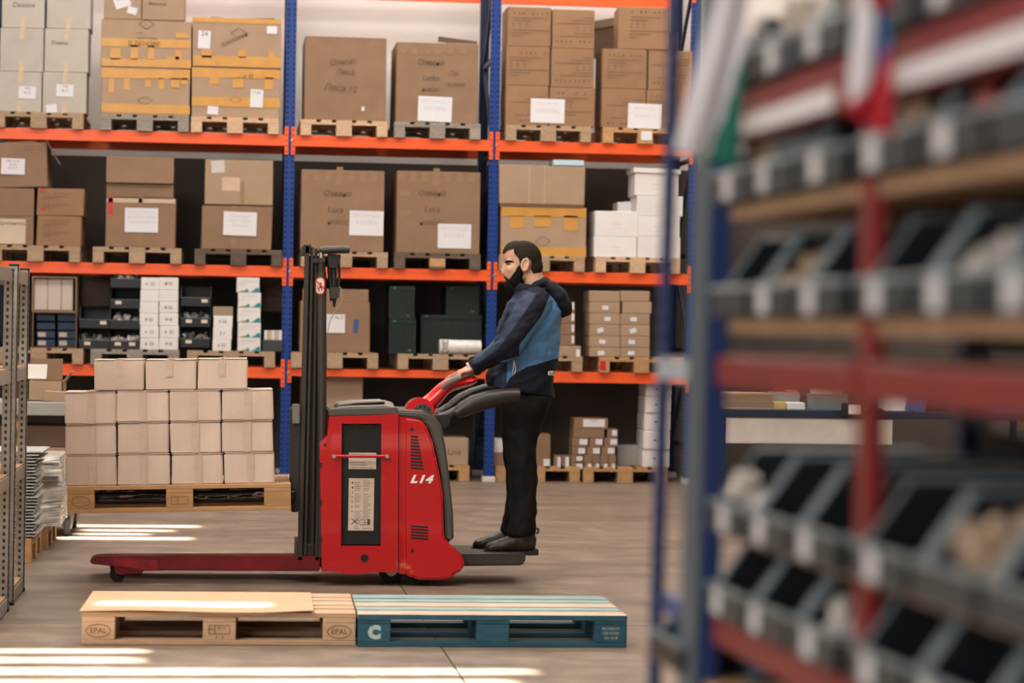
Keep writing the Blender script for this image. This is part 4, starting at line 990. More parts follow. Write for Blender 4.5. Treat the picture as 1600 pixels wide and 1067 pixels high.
# top cross head
(x0, z0), (x1, z1), (x2, z2) = T([(499, 390.5), (530, 390), (546, 390)], 13.5)
hd_ = MB().loft([((x0, 13.5-YC, z0), .012, .03), ((x0+.02, 13.5-YC, z0), .022, .04), ((x1, 13.5-YC, z1), .021, .04)], 14)
hd_.loft([((x1, 13.5-YC, z1), .024, .042), ((x2, 13.5-YC, z2), .020, .038)], 14)
obj('cross_head', hd_.mesh('cross_head', MAST, smooth=50), truck)
tprism('head_bracket', [(512, 396), (533, 398), (531, 412), (524, 420), (514, 418)], 13.5, 13.56, MASTD, .004, Y=13.5)
hz = MB()
for pts, r in (([(514, 400), (515, 425), (517, 445), (519, 470)], .012), ([(521, 404), (522, 430), (522, 452)], .016), ([(529, 402), (530, 430), (529, 450)], .008)):
    hz.tube([(q[0], 13.53-YC, q[1]) for q in T(pts, 13.53)], r, 8)
obj('hose', hz.mesh('hose', BLACK, smooth=60), truck)
tprism('hose_guide', [(515, 449), (531, 448.5), (530, 466), (516, 467)], 13.49, 13.55, MAST, .004, Y=13.5)
obj('hose_end', MB().cyl((T([(522.5, 466)], 13.52)[0][0], 13.52-YC, T([(522.5, 466)], 13.52)[0][1]), (T([(522, 480)], 13.52)[0][0], 13.52-YC, T([(522, 480)], 13.52)[0][1]), .014, 10, .005).mesh('hose_end', BLACK, smooth=40), truck)
wr_ = MB().tube([(q[0], 13.5-YC, q[1]) for q in T([(530, 448), (534, 452), (533, 459), (536, 466), (532, 475), (522, 488), (515, 503), (512, 520), (511, 560)], 13.5)], .0028, 6)
obj('wire', wr_.mesh('wire', mat('wire_tan', (.32, .27, .2), .5), smooth=60), truck)
# no-riding sticker on the cylinder
SR = mat('sign_red', (.52, .05, .03), .5, var=.1); SWH = mat('sign_white', (.62, .54, .46), .6, var=.1)
ss = MB(); (sx_, sz_), = T([(500.2, 446.5)], 13.47)
def stadium(rx, rz, n=10):
    return [(sx_+rx*math.cos(g), sz_+(rz-rx)*(1 if math.sin(g) >= 0 else -1)+rx*math.sin(g)) for g in [2*math.pi*i/(2*n) for i in range(2*n)]]
obj('no_riding_sign', MB().prism(stadium(.026, .049), 13.47-YC, 13.472-YC).mesh('no_riding_sign', SR), cyl_)
obj('sign_field', MB().prism(stadium(.021, .042), 13.469-YC, 13.4705-YC).mesh('sign_field', SWH), cyl_)
sg = MB(); sg.cyl((sx_+.002, -.0013+13.469-YC, sz_+.012), (sx_+.002, 13.4690-YC, sz_+.012), .006, 10)
for (cx, cz, dx, dz) in ((.002, -.004, .012, .02), (-.006, -.022, .005, .02), (.009, -.02, .005, .016), (-.012, -.008, .004, .028), (.012, -.002, .006, .004)): sg.box((sx_+cx, 13.4685-YC, sz_+cz), (dx, .0008, dz))
obj('sign_figure', sg.mesh('sign_figure', INK), cyl_)
obj('sign_bar', MB().box((sx_, 13.4678-YC, sz_+.006), (.062, .0006, .008), Matrix.Rotation(.75, 3, 'Y')).mesh('sign_bar', SR), cyl_)
# fork carriage and forks
tprism('fork_carriage', [(457, 640), (469, 640), (466.5, 800), (455, 800)], 13.5, 14.04, MASTD, .004, Y=13.5)
tprism('carriage_plate', [(457, 632), (468.5, 632), (468, 662), (457, 662)], 13.47, 13.6, mat('carriage_grey', (.16, .15, .13), .45), .004, Y=13.47)
FORK = mat('fork_black', (.016, .015, .013), .5, var=.1)
LT = PY(105, 802, YN); RT = PY(455, 796.5, YN); TILT = math.atan2(RT.z-LT.z, RT.x-LT.x)
LP = Vector((LT.x, YN, LT.z))
def load(x, y, z):   # a place in the tilted pallet's own frame
    return LP+Matrix.Rotation(-TILT, 3, 'Y') @ Vector((x, y, z))
for yy in (.12, .52):
    fk = obj('fork', boxmesh(1.22, .15, .055, FORK, .008), truck, load(.62, yy+.075, .0675)-TO, (0, -TILT, 0))
    sc_ = MB(); r = random.Random(int(yy*100))
    for k in range(70):
        x = r.uniform(-.47, .42); z = r.gauss(.004, .007); l_ = r.uniform(.02, .13)
        if -.12 < x < .02: continue
        sc_.add([(x, 0, z-.003), (x+l_, 0, z-.005*r.random()), (x+l_*.9, 0, z+.006*r.random()), (x+.01, 0, z+.006)], [(0, 1, 2, 3)])
    obj('paint_scrape', sc_.mesh('paint_scrape', mat('scrape_tan', (.5, .42, .33), .7, var=.3, scale=30)), fk, (0, -.0755, 0))['kind'] = 'stuff'
# load pallet and boxes
lp = pallet(LP, 0, 'orange-tinted pine pallet raised on the forks of the stacker', WOODO, roty=-TILT)
ring(front_block(lp, 0), (-.0, 0), .05, .03, y=-.0515)
b_ = front_block(lp, 1)
for (cx, cz, dx, dz) in ((0, .02, .09, .003), (0, -.02, .09, .003), (-.045, 0, .003, .04), (.045, 0, .003, .04), (-.01, 0, .003, .04)): bpart('stamp_line', b_, (cx, -.0505, cz), (dx, .001, dz), STAMP)
LK = 287.0
def load_box(px, zoff, label, j):
    x0, x1, yt, yb = px
    P0 = PY(x0, (yt+yb)/2, YN+.02); P1 = PY(x1, (yt+yb)/2, YN+.02); Zt = PY((x0+x1)/2, yt, YN+.02).z; Zb = PY((x0+x1)/2, yb, YN+.02).z
    wd = P1.x-P0.x-.003; ht = Zt-Zb-.003; dp = .37
    r = random.Random(j*13); mb = MB().bb(-wd/2, wd/2, 0, dp, 0, ht)
    mb.v = [(v[0]+r.uniform(-.003, .003), v[1]+r.uniform(-.003, .004), v[2]+(r.uniform(-.003, .0) if v[2] > 0 else 0)) for v in mb.v]
    xx = (P0.x+P1.x)/2; base = load(xx-LP.x, 0, PT).z + zoff
    o = obj('carton', mb.mesh('carton', CARDB, .006, 2), None, (xx, YN+.02+r.uniform(0, .008), base), (0, -TILT, r.uniform(-.012, .012)))
    tag(o, label, 'box', 'beige cartons on the raised pallet')
    bpart('tape_strip', o, (r.uniform(-.01, .01), -.0025, ht*(.72 if j >= 40 else .5)), (.038, .0012, ht*(.55 if j >= 40 else .98)), mat('tape_clear_beige', (.52, .395, .31), .28, var=.1, scale=18))
    for s in (-1, 1): bpart('top_flap', o, (s*wd/4, dp/2, ht+.0025), (wd/2-.004, dp*.99, .004), CARDB, rot=(0, s*-r.uniform(.0, .012), 0))
    bpart('tape_over', o, (0, dp/2, ht+.006), (.04, dp*.98, .0012), TAPEC)
    return zoff+ht+.006
cols = [[(102.5, 183, 712, 760), (102, 182.5, 664, 711), (101, 182, 612, 662)], [(184, 266.5, 711, 760), (183.5, 265, 662.5, 710.5), (182.5, 264.5, 612.5, 661)],
        [(268.5, 349.5, 710.5, 758.5), (266, 345.5, 660, 709), (265.5, 346, 611.5, 660)], [(351, 429.5, 708.5, 757), (347.5, 427.5, 659, 708), (347.5, 428, 611, 658.5)]]
cn = ('first', 'second', 'third', 'fourth'); rn = ('bottom', 'middle', 'upper')
zoffs = []
for c_, colm in enumerate(cols):
    z = 0.0
    for r_, px in enumerate(colm): z = load_box(px, z, 'beige taped carton on the raised pallet, %s full row, %s from left' % (rn[r_], cn[c_]), c_*5+r_)
    zoffs.append(z)
for k, px in enumerate(((146.5, 225.5, 561, 609), (228, 308, 561.5, 609), (309.5, 388, 560, 608))):
    load_box(px, max(zoffs), 'beige taped carton on the very top of the load, %s of three' % ('left', 'middle', 'right')[k], 40+k)
# ------------------------------------------------------------------ left side: galvanised shelving, panels, trolley
gs = empty('shelving_unit', (-1.05, 13.06, 0), 'galvanised boltless shelving unit at the left picture edge', 'shelving')
GO = gs.location
zt1 = zat(-1.05, 13.06, 422)
def perf_post(parent, x, y, h, side=1):
    m = MB().bb(0, .004, 0, .045, 0, h).bb(-.04, .004, 0, .003, 0, h)
    o = obj('post', m.mesh('post', GALV), parent, (x-GO.x, y-GO.y, 0))
    hb = MB()
    for k in range(int(h/.033)):
        hb.bb(-.027, -.015, -.0008, 0, k*.033+.008, k*.033+.024)
        hb.bb(.004, .0048, .016, .028, k*.033+.008, k*.033+.024)
    q = obj('hole_row', hb.mesh('hole_row', mat('hole_brown', (.05, .04, .03), .9, var=0)), o); q['kind'] = 'stuff'
    obj('post_cap', boxmesh(.05, .05, .012, BLACK, .003), o, (-.018, .02, h+.003)); obj('post_foot', boxmesh(.05, .05, .02, BLACK, .003), o, (-.018, .02, .01))
for (x, y, h) in ((-1.05, 13.02, zt1), (-1.50, 13.02, zt1), (-1.05, 12.38, zat(-1.05, 12.38, 415)), (-1.50, 12.38, 1.64), (-1.05, 12.10, 1.66), (-1.50, 12.10, 1.66), (-1.05, 11.2, 1.66), (-1.50, 11.2, 1.66)): perf_post(gs, x, y, h)
SHZ = [.035, .40, .735, 1.155, 1.53, ]
zl = [zat(-1.05, 13.05, y) for y in (903, 726, 574, 428)]
for zs in zl:
    for (ya, yb_) in ((12.40, 13.06), (11.2, 12.12)):
        bpart('shelf_board', gs, (-1.28-GO.x, (ya+yb_)/2-GO.y, zs), (.44, yb_-ya-.01, .016), CHIP)
        bpart('shelf_edge', gs, (-1.052-GO.x, (ya+yb_)/2-GO.y, zs-.03), (.006, yb_-ya, .06), GALV); bpart('shelf_edge', gs, (-1.28-GO.x, yb_-.003-GO.y, zs-.03), (.44, .006, .06), GALV)
# stack of grey shelf panels on a pallet
pp_ = pallet((-2.33, 14.55, 0), 0, 'brown pallet under the stack of grey shelf panels, far left', WOODO)
PAN = mat('panel_grey', (.44, .44, .43), .4, metal=.2, var=.06, jitter=.1)
NTH = ('first second third fourth fifth sixth seventh eighth ninth tenth eleventh twelfth thirteenth fourteenth fifteenth sixteenth seventeenth eighteenth nineteenth twentieth twenty-first twenty-second twenty-third twenty-fourth twenty-fifth twenty-sixth twenty-seventh').split()
PM = MB().bb(-.5, .5, 0, .6, .0150, .0245).bb(-.45, .45, .05, .55, 0, .0150).mesh('shelf_panel', [PAN])
NP = 27; r = random.Random(3)
ztop = PY(30, 705, 14.56).z; pitch = (ztop-.144)/NP
for k in range(NP):
    o = obj('shelf_panel', PM, None, (-1.60+r.uniform(-.02, .02)+(.05 if k > NP-4 else 0)-.03*(k/NP), 14.57+r.uniform(-.01, .01), .144+pitch*k), (0, 0, r.uniform(-.008, .008))); o.scale.z = pitch/.0248
    tag(o, 'grey folded shelf panel, %s from the bottom of the tall stack left of bundle' % NTH[k], 'shelf panel', 'grey shelf panels')
for x in (0,): pass
# film-wrapped bundle behind
FILM = mat('stretch_film', (.60, .56, .50), .2, var=.2, scale=14, bump=.8, stretch=(1, 1, .35))
pallet((-2.3, 15.42, 0), 0, 'brown pallet under the film-wrapped bundle, far left', WOODO)
x0 = PY(60, 780, 15.4).x; x1 = PY(101, 780, 15.4).x; zt_ = PY(85, 714, 15.4).z
wb_ = MB(); nz_ = 34; nn = 40; r = random.Random(9); vs = []; fs = []
for i in range(nz_+1):
    for j in range(nn):
        g = 2*math.pi*j/nn; c, s = math.cos(g), math.sin(g); q = 1/max(abs(c), abs(s))
        k = 1+.02*math.sin(j*1.7+.25*i)+r.uniform(-.012, .012); bulge = .02*math.sin(math.pi*i/nz_)
        vs.append((x1-.335+c*q*(.30+bulge)*k*1.0, 15.8+s*q*.36*k, .146+(zt_-.146)*i/nz_))
for i in range(nz_):
    for j in range(nn): fs.append((i*nn+j, i*nn+(j+1) % nn, (i+1)*nn+(j+1) % nn, (i+1)*nn+j))
fs += [tuple(range(nn-1, -1, -1)), tuple(range(nz_*nn, nz_*nn+nn))]
wb_.add(vs, fs)
wo = obj('wrapped_bundle', wb_.mesh('wrapped_bundle', FILM), None); tag(wo, 'bundle of goods wrapped in clear stretch film on a pallet', 'bundle')
for k, (yy_, m_) in enumerate(((724, BLACK), (745, BLACK), (752, BLACK))):
    z = PY(85, yy_, 15.42).z; bpart('strap', wo, (x1-.14, 15.425, z), (.2, .012, .012), mat('strap_grey', (.16, .15, .14), .5), .003)
# platform trolley with steel decks
tz = PY(80, 628, 16.45).z; tz2 = PY(80, 700, 16.45).z
tr = empty('trolley', (-1.6, 16.45, 0), 'grey steel trolley with two decks behind the raised load', 'trolley')
tx = -1.6
bpart('top_deck', tr, (0, .35, tz-.045), (1.35, .75, .09), GREYP, .006); bpart('lower_deck', tr, (0, .35, tz2-.015), (1.35, .75, .03), mat('deck_wood', (.30, .2, .12), .7), .004)
for x in (-.63, .63):
    for y in (.02, .68): bpart('leg', tr, (x, y, .15+(tz-.15)/2), (.04, .04, tz-.2), mat('leg_brown', (.16, .08, .04), .6), .004)
cw = PY(105, 825, 16.45)
for x in (-.56, cw.x-tx):
    for y in (-.0, .66):
        f = obj('caster', MB().cyl((x-.02, y, .075), (x+.02, y, .075), .075, 20).mesh('caster', RUBBER, .006, 2, 40), tr)
        obj('fork_plate', MB().prism([(x-.05, .17), (x+.05, .17), (x+.03, .05), (x-.03, .05)], y-.035, y-.030).prism([(x-.05, .17), (x+.05, .17), (x+.03, .05), (x-.03, .05)], y+.030, y+.035).mesh('fork_plate', STEEL), f)
        obj('hub', MB().cyl((x-.026, y, .075), (x+.026, y, .075), .03, 12).mesh('hub', STEEL, smooth=40), f)
bpart('base_frame', tr, (0, .35, .185), (1.3, .72, .04), BLACK, .004)
st_ = MB().tube([(.20, -.03, tz-.11), (.24, -.03, tz-.2), (.22, -.03, tz-.32), (.45, -.03, tz-.34), (.62, -.03, tz-.36)], .013, 8).mesh('strap', mat('strap_orange', (.55, .2, .04), .5), smooth=60)
sto = obj('ratchet_strap', st_, None, (-1.6, 16.45, 0)); tag(sto, 'orange strap hanging under the grey trolley deck', 'strap')
for k, (xa, xb, za_, zb_) in enumerate(((-.6, .64, tz2, tz-.16), (-.62, .62, .215, tz2-.04))):
    o = obj('carton', boxmesh(xb-xa-.1, .5, zb_-za_, CARDD, .006), None, (-1.6+(xa+xb)/2, 16.45+.36, (za_+zb_)/2)); tag(o, ('dark shaded carton on the lower trolley deck behind the strap', 'dark carton on the base of the grey trolley')[k], 'box')
# open box and flat cardboard on the trolley
bx0 = PY(44, 600, 16.6).x; bx1 = PY(98, 600, 16.6).x
mid = PY(74, 600, 16.6).x; zb0 = tz; zbt = PY(60, 595, 16.6).z
ob = empty('open_box', ((bx0+bx1)/2, 16.6, zb0), 'open beige box with raised flaps on the grey trolley', 'box')
hw = (bx1-bx0)/2; hh = zbt-zb0
mb = MB().bb(-hw, hw, 0, .006, 0, hh).bb(-hw, hw, .36, .366, 0, hh).bb(-hw, -hw+.006, 0, .366, 0, hh).bb(hw-.006, hw, 0, .366, 0, hh).bb(-hw, hw, 0, .366, 0, .006)
obj('body', mb.mesh('body', CARDL), ob)
bpart('flap', ob, (-.02, .37, hh+.07), (hw*1.9, .006, .15), CARD, rot=(-.15, 0, 0)); bpart('flap', ob, (-.07, .06, hh+.06), (hw*1.3, .006, .13), mat('flap_pale', (.5, .46, .42), .7), rot=(-.75, 0, 0)); bpart('flap', ob, (hw+.02, .18, hh+.02), (.006, .34, .1), CARDL, rot=(0, R(35), 0))
fc = carton((68, 118, 612, 622), tz, CARDL, 'folded flat cardboard lying right of the open box', depth=.3, Y=16.47, name='flat_cardboard', bevel=.002, cat='cardboard')
fc.rotation_euler.y = .05

# ------------------------------------------------------------------ right foreground: shelf of small bins, seen along its face
RA = R(2.64)
KS = .85     # the shelf's pitch: bays of 0.61 m with three bins each
BO = Vector((.733*KS, 3.64*KS, 0))
AX = Vector((math.cos(RA), math.sin(RA), 0)); AY = Vector((-math.sin(RA), math.cos(RA), 0))
def B(t, s, z): return BO+AX*t+AY*s+Vector((0, 0, z))
zb = lambda y: zat(BO.x, BO.y, y)
REDP = mat('shelf_red', (.22, .022, .020), .4, var=.1, scale=6)
NAVY = mat('shelf_navy', (.018, .042, .15), .45, var=.06)
NAVY_LIT = mat('shelf_navy_lit', (.075, .105, .135), .45, var=.06)  # lit side of the navy end post, light painted into the colour
br = empty('bin_shelf', tuple(BO), 'red and navy shelf of small parts bins in the right foreground', 'shelf', rot=(0, 0, RA))
HB = 2.2; BAY = .72*KS; hp = .016
BAYS = ((-.017, -BAY+hp), (-BAY-hp, -2*BAY+hp))
def post(s, m, w_=.042, t=.0):
    o = bpart('post', br, (t+.011, s, HB/2), (.022, w_, HB), m, .003); return o
bpart('post', br, (-.004, .048, HB/2), (.028, .090, HB), NAVY, .002, rot=(0, .014, 0)); bpart('post_lit_face', br, (-.0195, .048, HB/2), (.003, .092, HB), NAVY_LIT, rot=(0, .014, 0))  # pale plate paints the side light onto the navy post
post(-BAY, REDP, .032); post(-2*BAY, REDP, .032)
for s in (0, -BAY, -2*BAY): bpart('rear_post', br, (.34, s, HB/2), (.04, .04, HB), RNAVY)
# the perforated end post farther along the face, strut and brace
SB = .36*KS
ep = MB().bb(-.003, .0, -.026, .026, 0, HB)
zz = 0.0; ep = MB()
for k in range(int(HB/.027)):
    z = k*.027
    ep.bb(0, .003, -.022, .022, z, z+.0145); ep.bb(0, .003, -.022, -.010, z+.0145, z+.027); ep.bb(0, .003, .010, .022, z+.0145, z+.027)
ep.bb(.003, .02, .019, .022, 0, HB)
obj('end_post', ep.mesh('end_post', NAVY), br, (-.026, SB, 0), (0, .014, 0))
def PF(x, y):     # where a pixel ray meets the shelf's face plane
    d = ray(x, y); n = AX; t_ = (BO-CAM_O).dot(n)/d.dot(n); p = CAM_O+d*t_-BO; return p.dot(AY), p.z
s0, z0 = PF(1043, 571); s1, z1 = PF(1108, 573)
bpart('end_strut', br, (-.006, (s0+s1)/2, z0-.004), (.012, abs(s0-s1)+.03, .030), mat('strut_pale', (.42, .47, .55), .35))
s0, z0 = PF(1040, 938); s1, z1 = PF(1105, 980); L_ = math.hypot(s0-s1, z0-z1)
bpart('end_brace', br, (.0, (s0+s1)/2, (z0+z1)/2), (.012, L_, .028), mat('brace_blue', (.05, .08, .24), .45), rot=(math.atan2(z0-z1, s0-s1), 0, 0))
zM1, zM0 = zb(556), zb(604); zL1, zL0 = zb(957), zb(1003); zU1, zU0 = zb(160), zb(232)
for nm, za_, zc_ in (('upper', zU0, zU1), ('middle', zM0, zM1), ('lower', zL0, zL1)):
    for (sa, sb_) in BAYS:
        bpart('beam', br, (.012, (sa+sb_)/2, (za_+zc_)/2), (.036, abs(sa-sb_), zc_-za_), REDP, .003)
        bpart('shelf_board', br, (.18, (sa+sb_)/2, zc_-.008), (.31, abs(sa-sb_), .014), CHIP)
STRIPW = mat('strip_white', (.75, .73, .74), .35, var=.02)
for (sa, sb_) in ((-.10, -.52), (-.69, -1.2)): bpart('white_strip', br, (-.008, (sa+sb_)/2, zU0+.016), (.003, abs(sa-sb_), .024), STRIPW)  # plain white strips along the upper beam
zS2 = zb(500); zS1 = zb(326)
for z in (zS1, zS2):
    for (sa, sb_) in BAYS: bpart('shelf_board', br, (.175, (sa+sb_)/2, z-.008), (.33, abs(sa-sb_), .016), CHIP)
SW, SD, SHH = .205*KS, .28, .118*KS
sbm = bin_mesh(SW, SD, SHH, 'small_bin_body', BINM, .36, .22)
srm = rim_mesh(SW, SD, SHH, mat('bin_rim_highlight', (.19, .24, .265), .3), .36, .22, .0042)  # rim colour lightened to paint in cool edge highlights
slip = boxmesh(SW-.004, .003, SHH*.36, BINF); slab = boxmesh(.036, .002, .030, mat('bin_card', (.66, .66, .68), .5))
rows = [('top row above the upper beam', zU1+.004), ('row below the upper beam', zS1+.002), ('row above the middle beam', zS2+.002), ('upper row below the middle beam', zL1+.109), ('lower row standing on the low beam', zL1+.004), ('row below the low beam', zL0-.14)]
pos = ['first', 'second', 'third', 'fourth', 'fifth', 'sixth', 'seventh']
r = random.Random(5)
for ri, (rn_, z) in enumerate(rows):
    k = 0
    for bay in range(2):
        for i in range(3):
            s = -BAY*bay-(.125+.2275*i)*KS; t_ = -.012
            p = B(t_, s, z)
            b_ = obj('small_bin', sbm, None, p, (0, 0, RA-math.pi/2)); tag(b_, 'charcoal parts bin, %s, %s from navy post' % (rn_, pos[k]), 'bin', 'small bins on the foreground shelf')
            obj('rim', srm, b_); obj('front_lip', slip, b_, (0, -.0015, SHH*.18))
            if r.random() < .8: obj('bin_card', slab, b_, (-.02+r.uniform(-.02, .02), -.0045, SHH*.19))
            if r.random() < (.6 if ri < 3 else .22) or (ri, k) in ((1, 4), (2, 4), (0, 0), (0, 1), (0, 2)):
                m_ = CONT[4] if (ri, k) == (1, 4) else CONT[r.choice((0, 1, 3, 3, 1, 0, 2))]
                q = clutter(p, SW*.92, SD*.9, .012, m_, ri*10+k, 34, .03, RA-math.pi/2, h=.055 if ri else .075); tag(q, 'small parts heaped in bin, %s, %s from navy post' % (rn_, pos[k]), 'small parts', None, 'stuff')
            k += 1
    if ri == 3:
        obj('shelf_board', boxmesh(.33, 1.2, .006, CHIP), br, (.17, -.6, z-.005))
    if ri == 5: obj('shelf_board', boxmesh(.33, 1.2, .012, CHIP), br, (.17, -.6, z-.008))
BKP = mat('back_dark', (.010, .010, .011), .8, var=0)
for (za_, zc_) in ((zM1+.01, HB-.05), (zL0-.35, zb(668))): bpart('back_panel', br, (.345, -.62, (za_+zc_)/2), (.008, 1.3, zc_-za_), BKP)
# flags
def PS(x, y, s0):     # where a pixel ray meets the upright plane across the aisle face at s0
    d = ray(x, y); t_ = (BO+AY*s0-CAM_O).dot(AY)/d.dot(AY); p = CAM_O+d*t_-BO; return p.dot(AX), p.z
def flag(name, label, s0, top_, bot, pick, mats, wav=.006):
    n, mrow = 18, 20; mb = MB(); vs = []; fs = []; ms = []
    for i in range(n+1):
        u = i/n
        for j in range(mrow+1):
            v = j/mrow
            a_ = Vector((top_[0][0]*(1-u)+top_[1][0]*u, top_[0][1]*(1-u)+top_[1][1]*u)); b_ = Vector((bot[0][0]*(1-u)+bot[1][0]*u, bot[0][1]*(1-u)+bot[1][1]*u))
            q = a_*(1-v)+b_*v; vs.append(B(q.x, s0+wav*math.sin(u*9+v*3), q.y))
    for i in range(n):
        for j in range(mrow): fs.append((i*(mrow+1)+j, (i+1)*(mrow+1)+j, (i+1)*(mrow+1)+j+1, i*(mrow+1)+j+1)); ms.append(pick((i+.5)/n, (j+.5)/mrow))
    mb.v = [tuple(v) for v in vs]; mb.f = fs; mb.m = ms
    me = mb.mesh(name, mats, fix=True); me.polygons.foreach_set('use_smooth', [True]*len(me.polygons))
    o = obj(name, me); sd = o.modifiers.new('thickness', 'SOLIDIFY'); sd.thickness = .0025
    tag(o, label, 'flag'); return o
FW = mat('flag_white', (.70, .69, .73), .7, var=.03); FGn = mat('flag_green', (.0, .12, .075), .7, var=.05); FR = mat('flag_red', (.42, .005, .02), .7, var=.05); FB = mat('flag_blue', (.02, .12, .30), .7, var=.05)
flag('flag', 'white and green flag hanging gathered beside the navy end post', -.22, (PS(1124, -30, -.22), PS(1170, -30, -.22)), (PS(1054, 238, -.22), PS(1152, 264, -.22)), lambda u, v: 0 if u < 1.28-.80*v else 1, [FW, FGn])
flag('flag', 'white, blue and red flag hanging on the red foreground post', -.76, (PS(1338, -30, -.76), PS(1390, -30, -.76)), (PS(1326, 178, -.76), PS(1392, 214, -.76)), lambda u, v: 2 if (v > .93-.5*u or (v < .2 and u > .4)) else (0 if u < .52 else 1), [FW, FB, FR], wav=.004)
# ------------------------------------------------------------------ workbench glimpsed through the foreground shelf
WBY = 19.0
wbz = PY(1220, 640, WBY).z
wx0, wx1 = PY(1122, 640, WBY).x, PY(1640, 640, WBY).x
wk = empty('workbench', ((wx0+wx1)/2, WBY, 0), 'navy-topped workbench with white front seen through the shelf', 'workbench')
hw = (wx1-wx0)/2
bpart('bench_top', wk, (0, .4, wbz-.03), (hw*2, .8, .06), mat('bench_navy', (.012, .02, .045), .5), .004); bpart('front_panel', wk, (-hw*.45, .03, wbz-.17), (hw*1.0, .02, .2), mat('panel_pale', (.55, .5, .45), .6), .003)
for x in (-hw+.05, hw-.05):
    for y in (.05, .75): bpart('leg', wk, (x, y, (wbz-.06)/2), (.05, .05, wbz-.06), RNAVY, .003)
for k in range(7): carton((1127-k % 2*2, 1207+(k*3) % 4, 637.5-3.4*(k+1), 637.5-3.4*k), wbz+.0172*k, CARDL, 'flat folded carton in the stack on the workbench, %s' % (ORD[:6]+['topmost'])[k], 'flat folded cartons', Y=WBY+.05, depth=.4, name='folded_carton', bevel=.001)
def small(px, m, label, z=wbz, cat='box', name='parts_box', Y=WBY+.06, depth=.2): return carton(px, z, m, label, Y=Y, depth=depth, cat=cat, name=name, bevel=.003)
small((1207, 1228, 628, 638), mat('box_yellow', (.5, .36, .14), .6), 'small yellow box on the workbench right of folded cartons')
small((1230, 1258, 629, 638), PAPER, 'small white printed box at the workbench edge')
e_ = small((1208, 1250, 612, 628), GREYP, 'grey tray with red and orange packets on the workbench', z=wbz, cat='tray', name='parts_tray', Y=WBY+.3)
small((1211, 1226, 596, 613), mat('packet_red', (.3, .01, .02), .5), 'dark red packet standing in the grey tray', z=top(e_)-.0, Y=WBY+.33, depth=.08)
small((1227, 1247, 609, 617), mat('packet_orange', (.8, .16, .04), .5), 'orange and white packet in the grey tray', z=top(e_), Y=WBY+.33, depth=.08)
e2 = small((1270, 1325, 615, 637), mat('tray_teal_grey', (.14, .18, .18), .5), 'teal-grey open tray with pale parts on the workbench', cat='tray', name='parts_tray')
small((1275, 1300, 607, 615), mat('part_pale', (.65, .55, .45), .5), 'pale packet heaped in the teal-grey tray', z=top(e2)); small((1300, 1316, 608, 615), mat('part_yellow', (.6, .38, .12), .5), 'yellow packet in the teal-grey tray', z=top(e2))
sc_ = small((1316, 1351, 629, 650), BLACK, 'black handheld scanner with pale screen at the bench edge', z=PY(1333, 650, WBY-.06).z, cat='scanner', name='handheld_scanner', Y=WBY-.06, depth=.04)
patch(sc_, 'screen', (1326, 1346, 632, 647), mat('screen_pale', (.62, .58, .52), .4, var=0))

small((1386, 1432, 612, 655), WHITE, 'white carton on the workbench right of the scanner', z=wbz, depth=.3)
u_ = small((1416, 1446, 612, 640), mat('packet_cobalt', (.01, .10, .28), .5), 'cobalt blue packet leaning on the white carton of the workbench', z=wbz+.0, Y=WBY-.0, depth=.05); u_.rotation_euler.y = .15
small((1448, 1490, 606, 640), mat('bag_dark', (.02, .012, .014), .6), 'dark red and black bag on the workbench beside cobalt packet', z=wbz, cat='bag', name='tool_bag', depth=.3)
small((1498, 1618, 622, 640), mat('tray_cobalt', (.012, .075, .20), .5), 'long blue tray at the right end of the workbench', z=wbz, cat='tray', name='long_tray', depth=.35)
cbm = MB().tube([(PY(x, y, WBY).x, WBY+.05, PY(x, y, WBY).z) for x, y in ((1358, 655), (1362, 645), (1372, 639), (1382, 642), (1386, 655))], .012, 8)
tag(obj('cable', cbm.mesh('cable', BLACK, smooth=60)), 'black cable looped over the workbench edge', 'cable')
# ------------------------------------------------------------------ the man on the platform
from mathutils import noise as MN
def M(x, y, dy=0.0): return PY(x, y, YC+dy)
K = 278.0       # pixels per metre at his distance
def remesh(mb, voxel, smooth=4, name='skin', mats=None, fold=None):
    me = mb.mesh('tmp', mats[0], fix=True)
    o = bpy.data.objects.new('tmp', me); COL.objects.link(o)
    md = o.modifiers.new('r', 'REMESH'); md.mode = 'VOXEL'; md.voxel_size = voxel
    if smooth: s = o.modifiers.new('s', 'SMOOTH'); s.factor = .5; s.iterations = smooth
    bpy.context.view_layer.update()
    dg = bpy.context.evaluated_depsgraph_get()
    out = bpy.data.meshes.new_from_object(o.evaluated_get(dg)); out.name = name
    bpy.data.objects.remove(o); bpy.data.meshes.remove(me)
    if fold:
        ns = [v.normal.copy() for v in out.vertices]
        for v, n in zip(out.vertices, ns): v.co += n*fold(v.co)
    out.materials.clear()
    for m_ in mats: out.materials.append(m_)
    out.polygons.foreach_set('use_smooth', [True]*len(out.polygons)); out.polygons.foreach_set('material_index', [0]*len(out.polygons))
    return out
def pix(p):
    d = p-CAM_O; z = d.dot(_F); return 800+FPX*d.dot(_R)/z, 533.5-FPX*d.dot(_U)/z
def inpoly(x, y, P):
    c = False; n = len(P)
    for i in range(n):
        x0, y0 = P[i]; x1, y1 = P[i-1]
        if (y0 > y) != (y1 > y) and x < (x1-x0)*(y-y0)/(y1-y0)+x0: c = not c
    return c
SKIN = mat('skin', (.56, .33, .225), .5, var=.06, scale=30)
HAIR = mat('hair_dark', (.016, .010, .0075), .75, spec=.2, var=.3, scale=90, bump=.4)
BEARD = mat('beard_black', (.007, .0055, .005), .85, spec=.15, var=.3, scale=90, bump=.5)
JNAVY = mat('jacket_navy', (.008, .009, .017), .75, spec=.2, var=.12, scale=14)
JBLUE = mat('jacket_blue', (.065, .19, .385), .65, var=.08, scale=14)
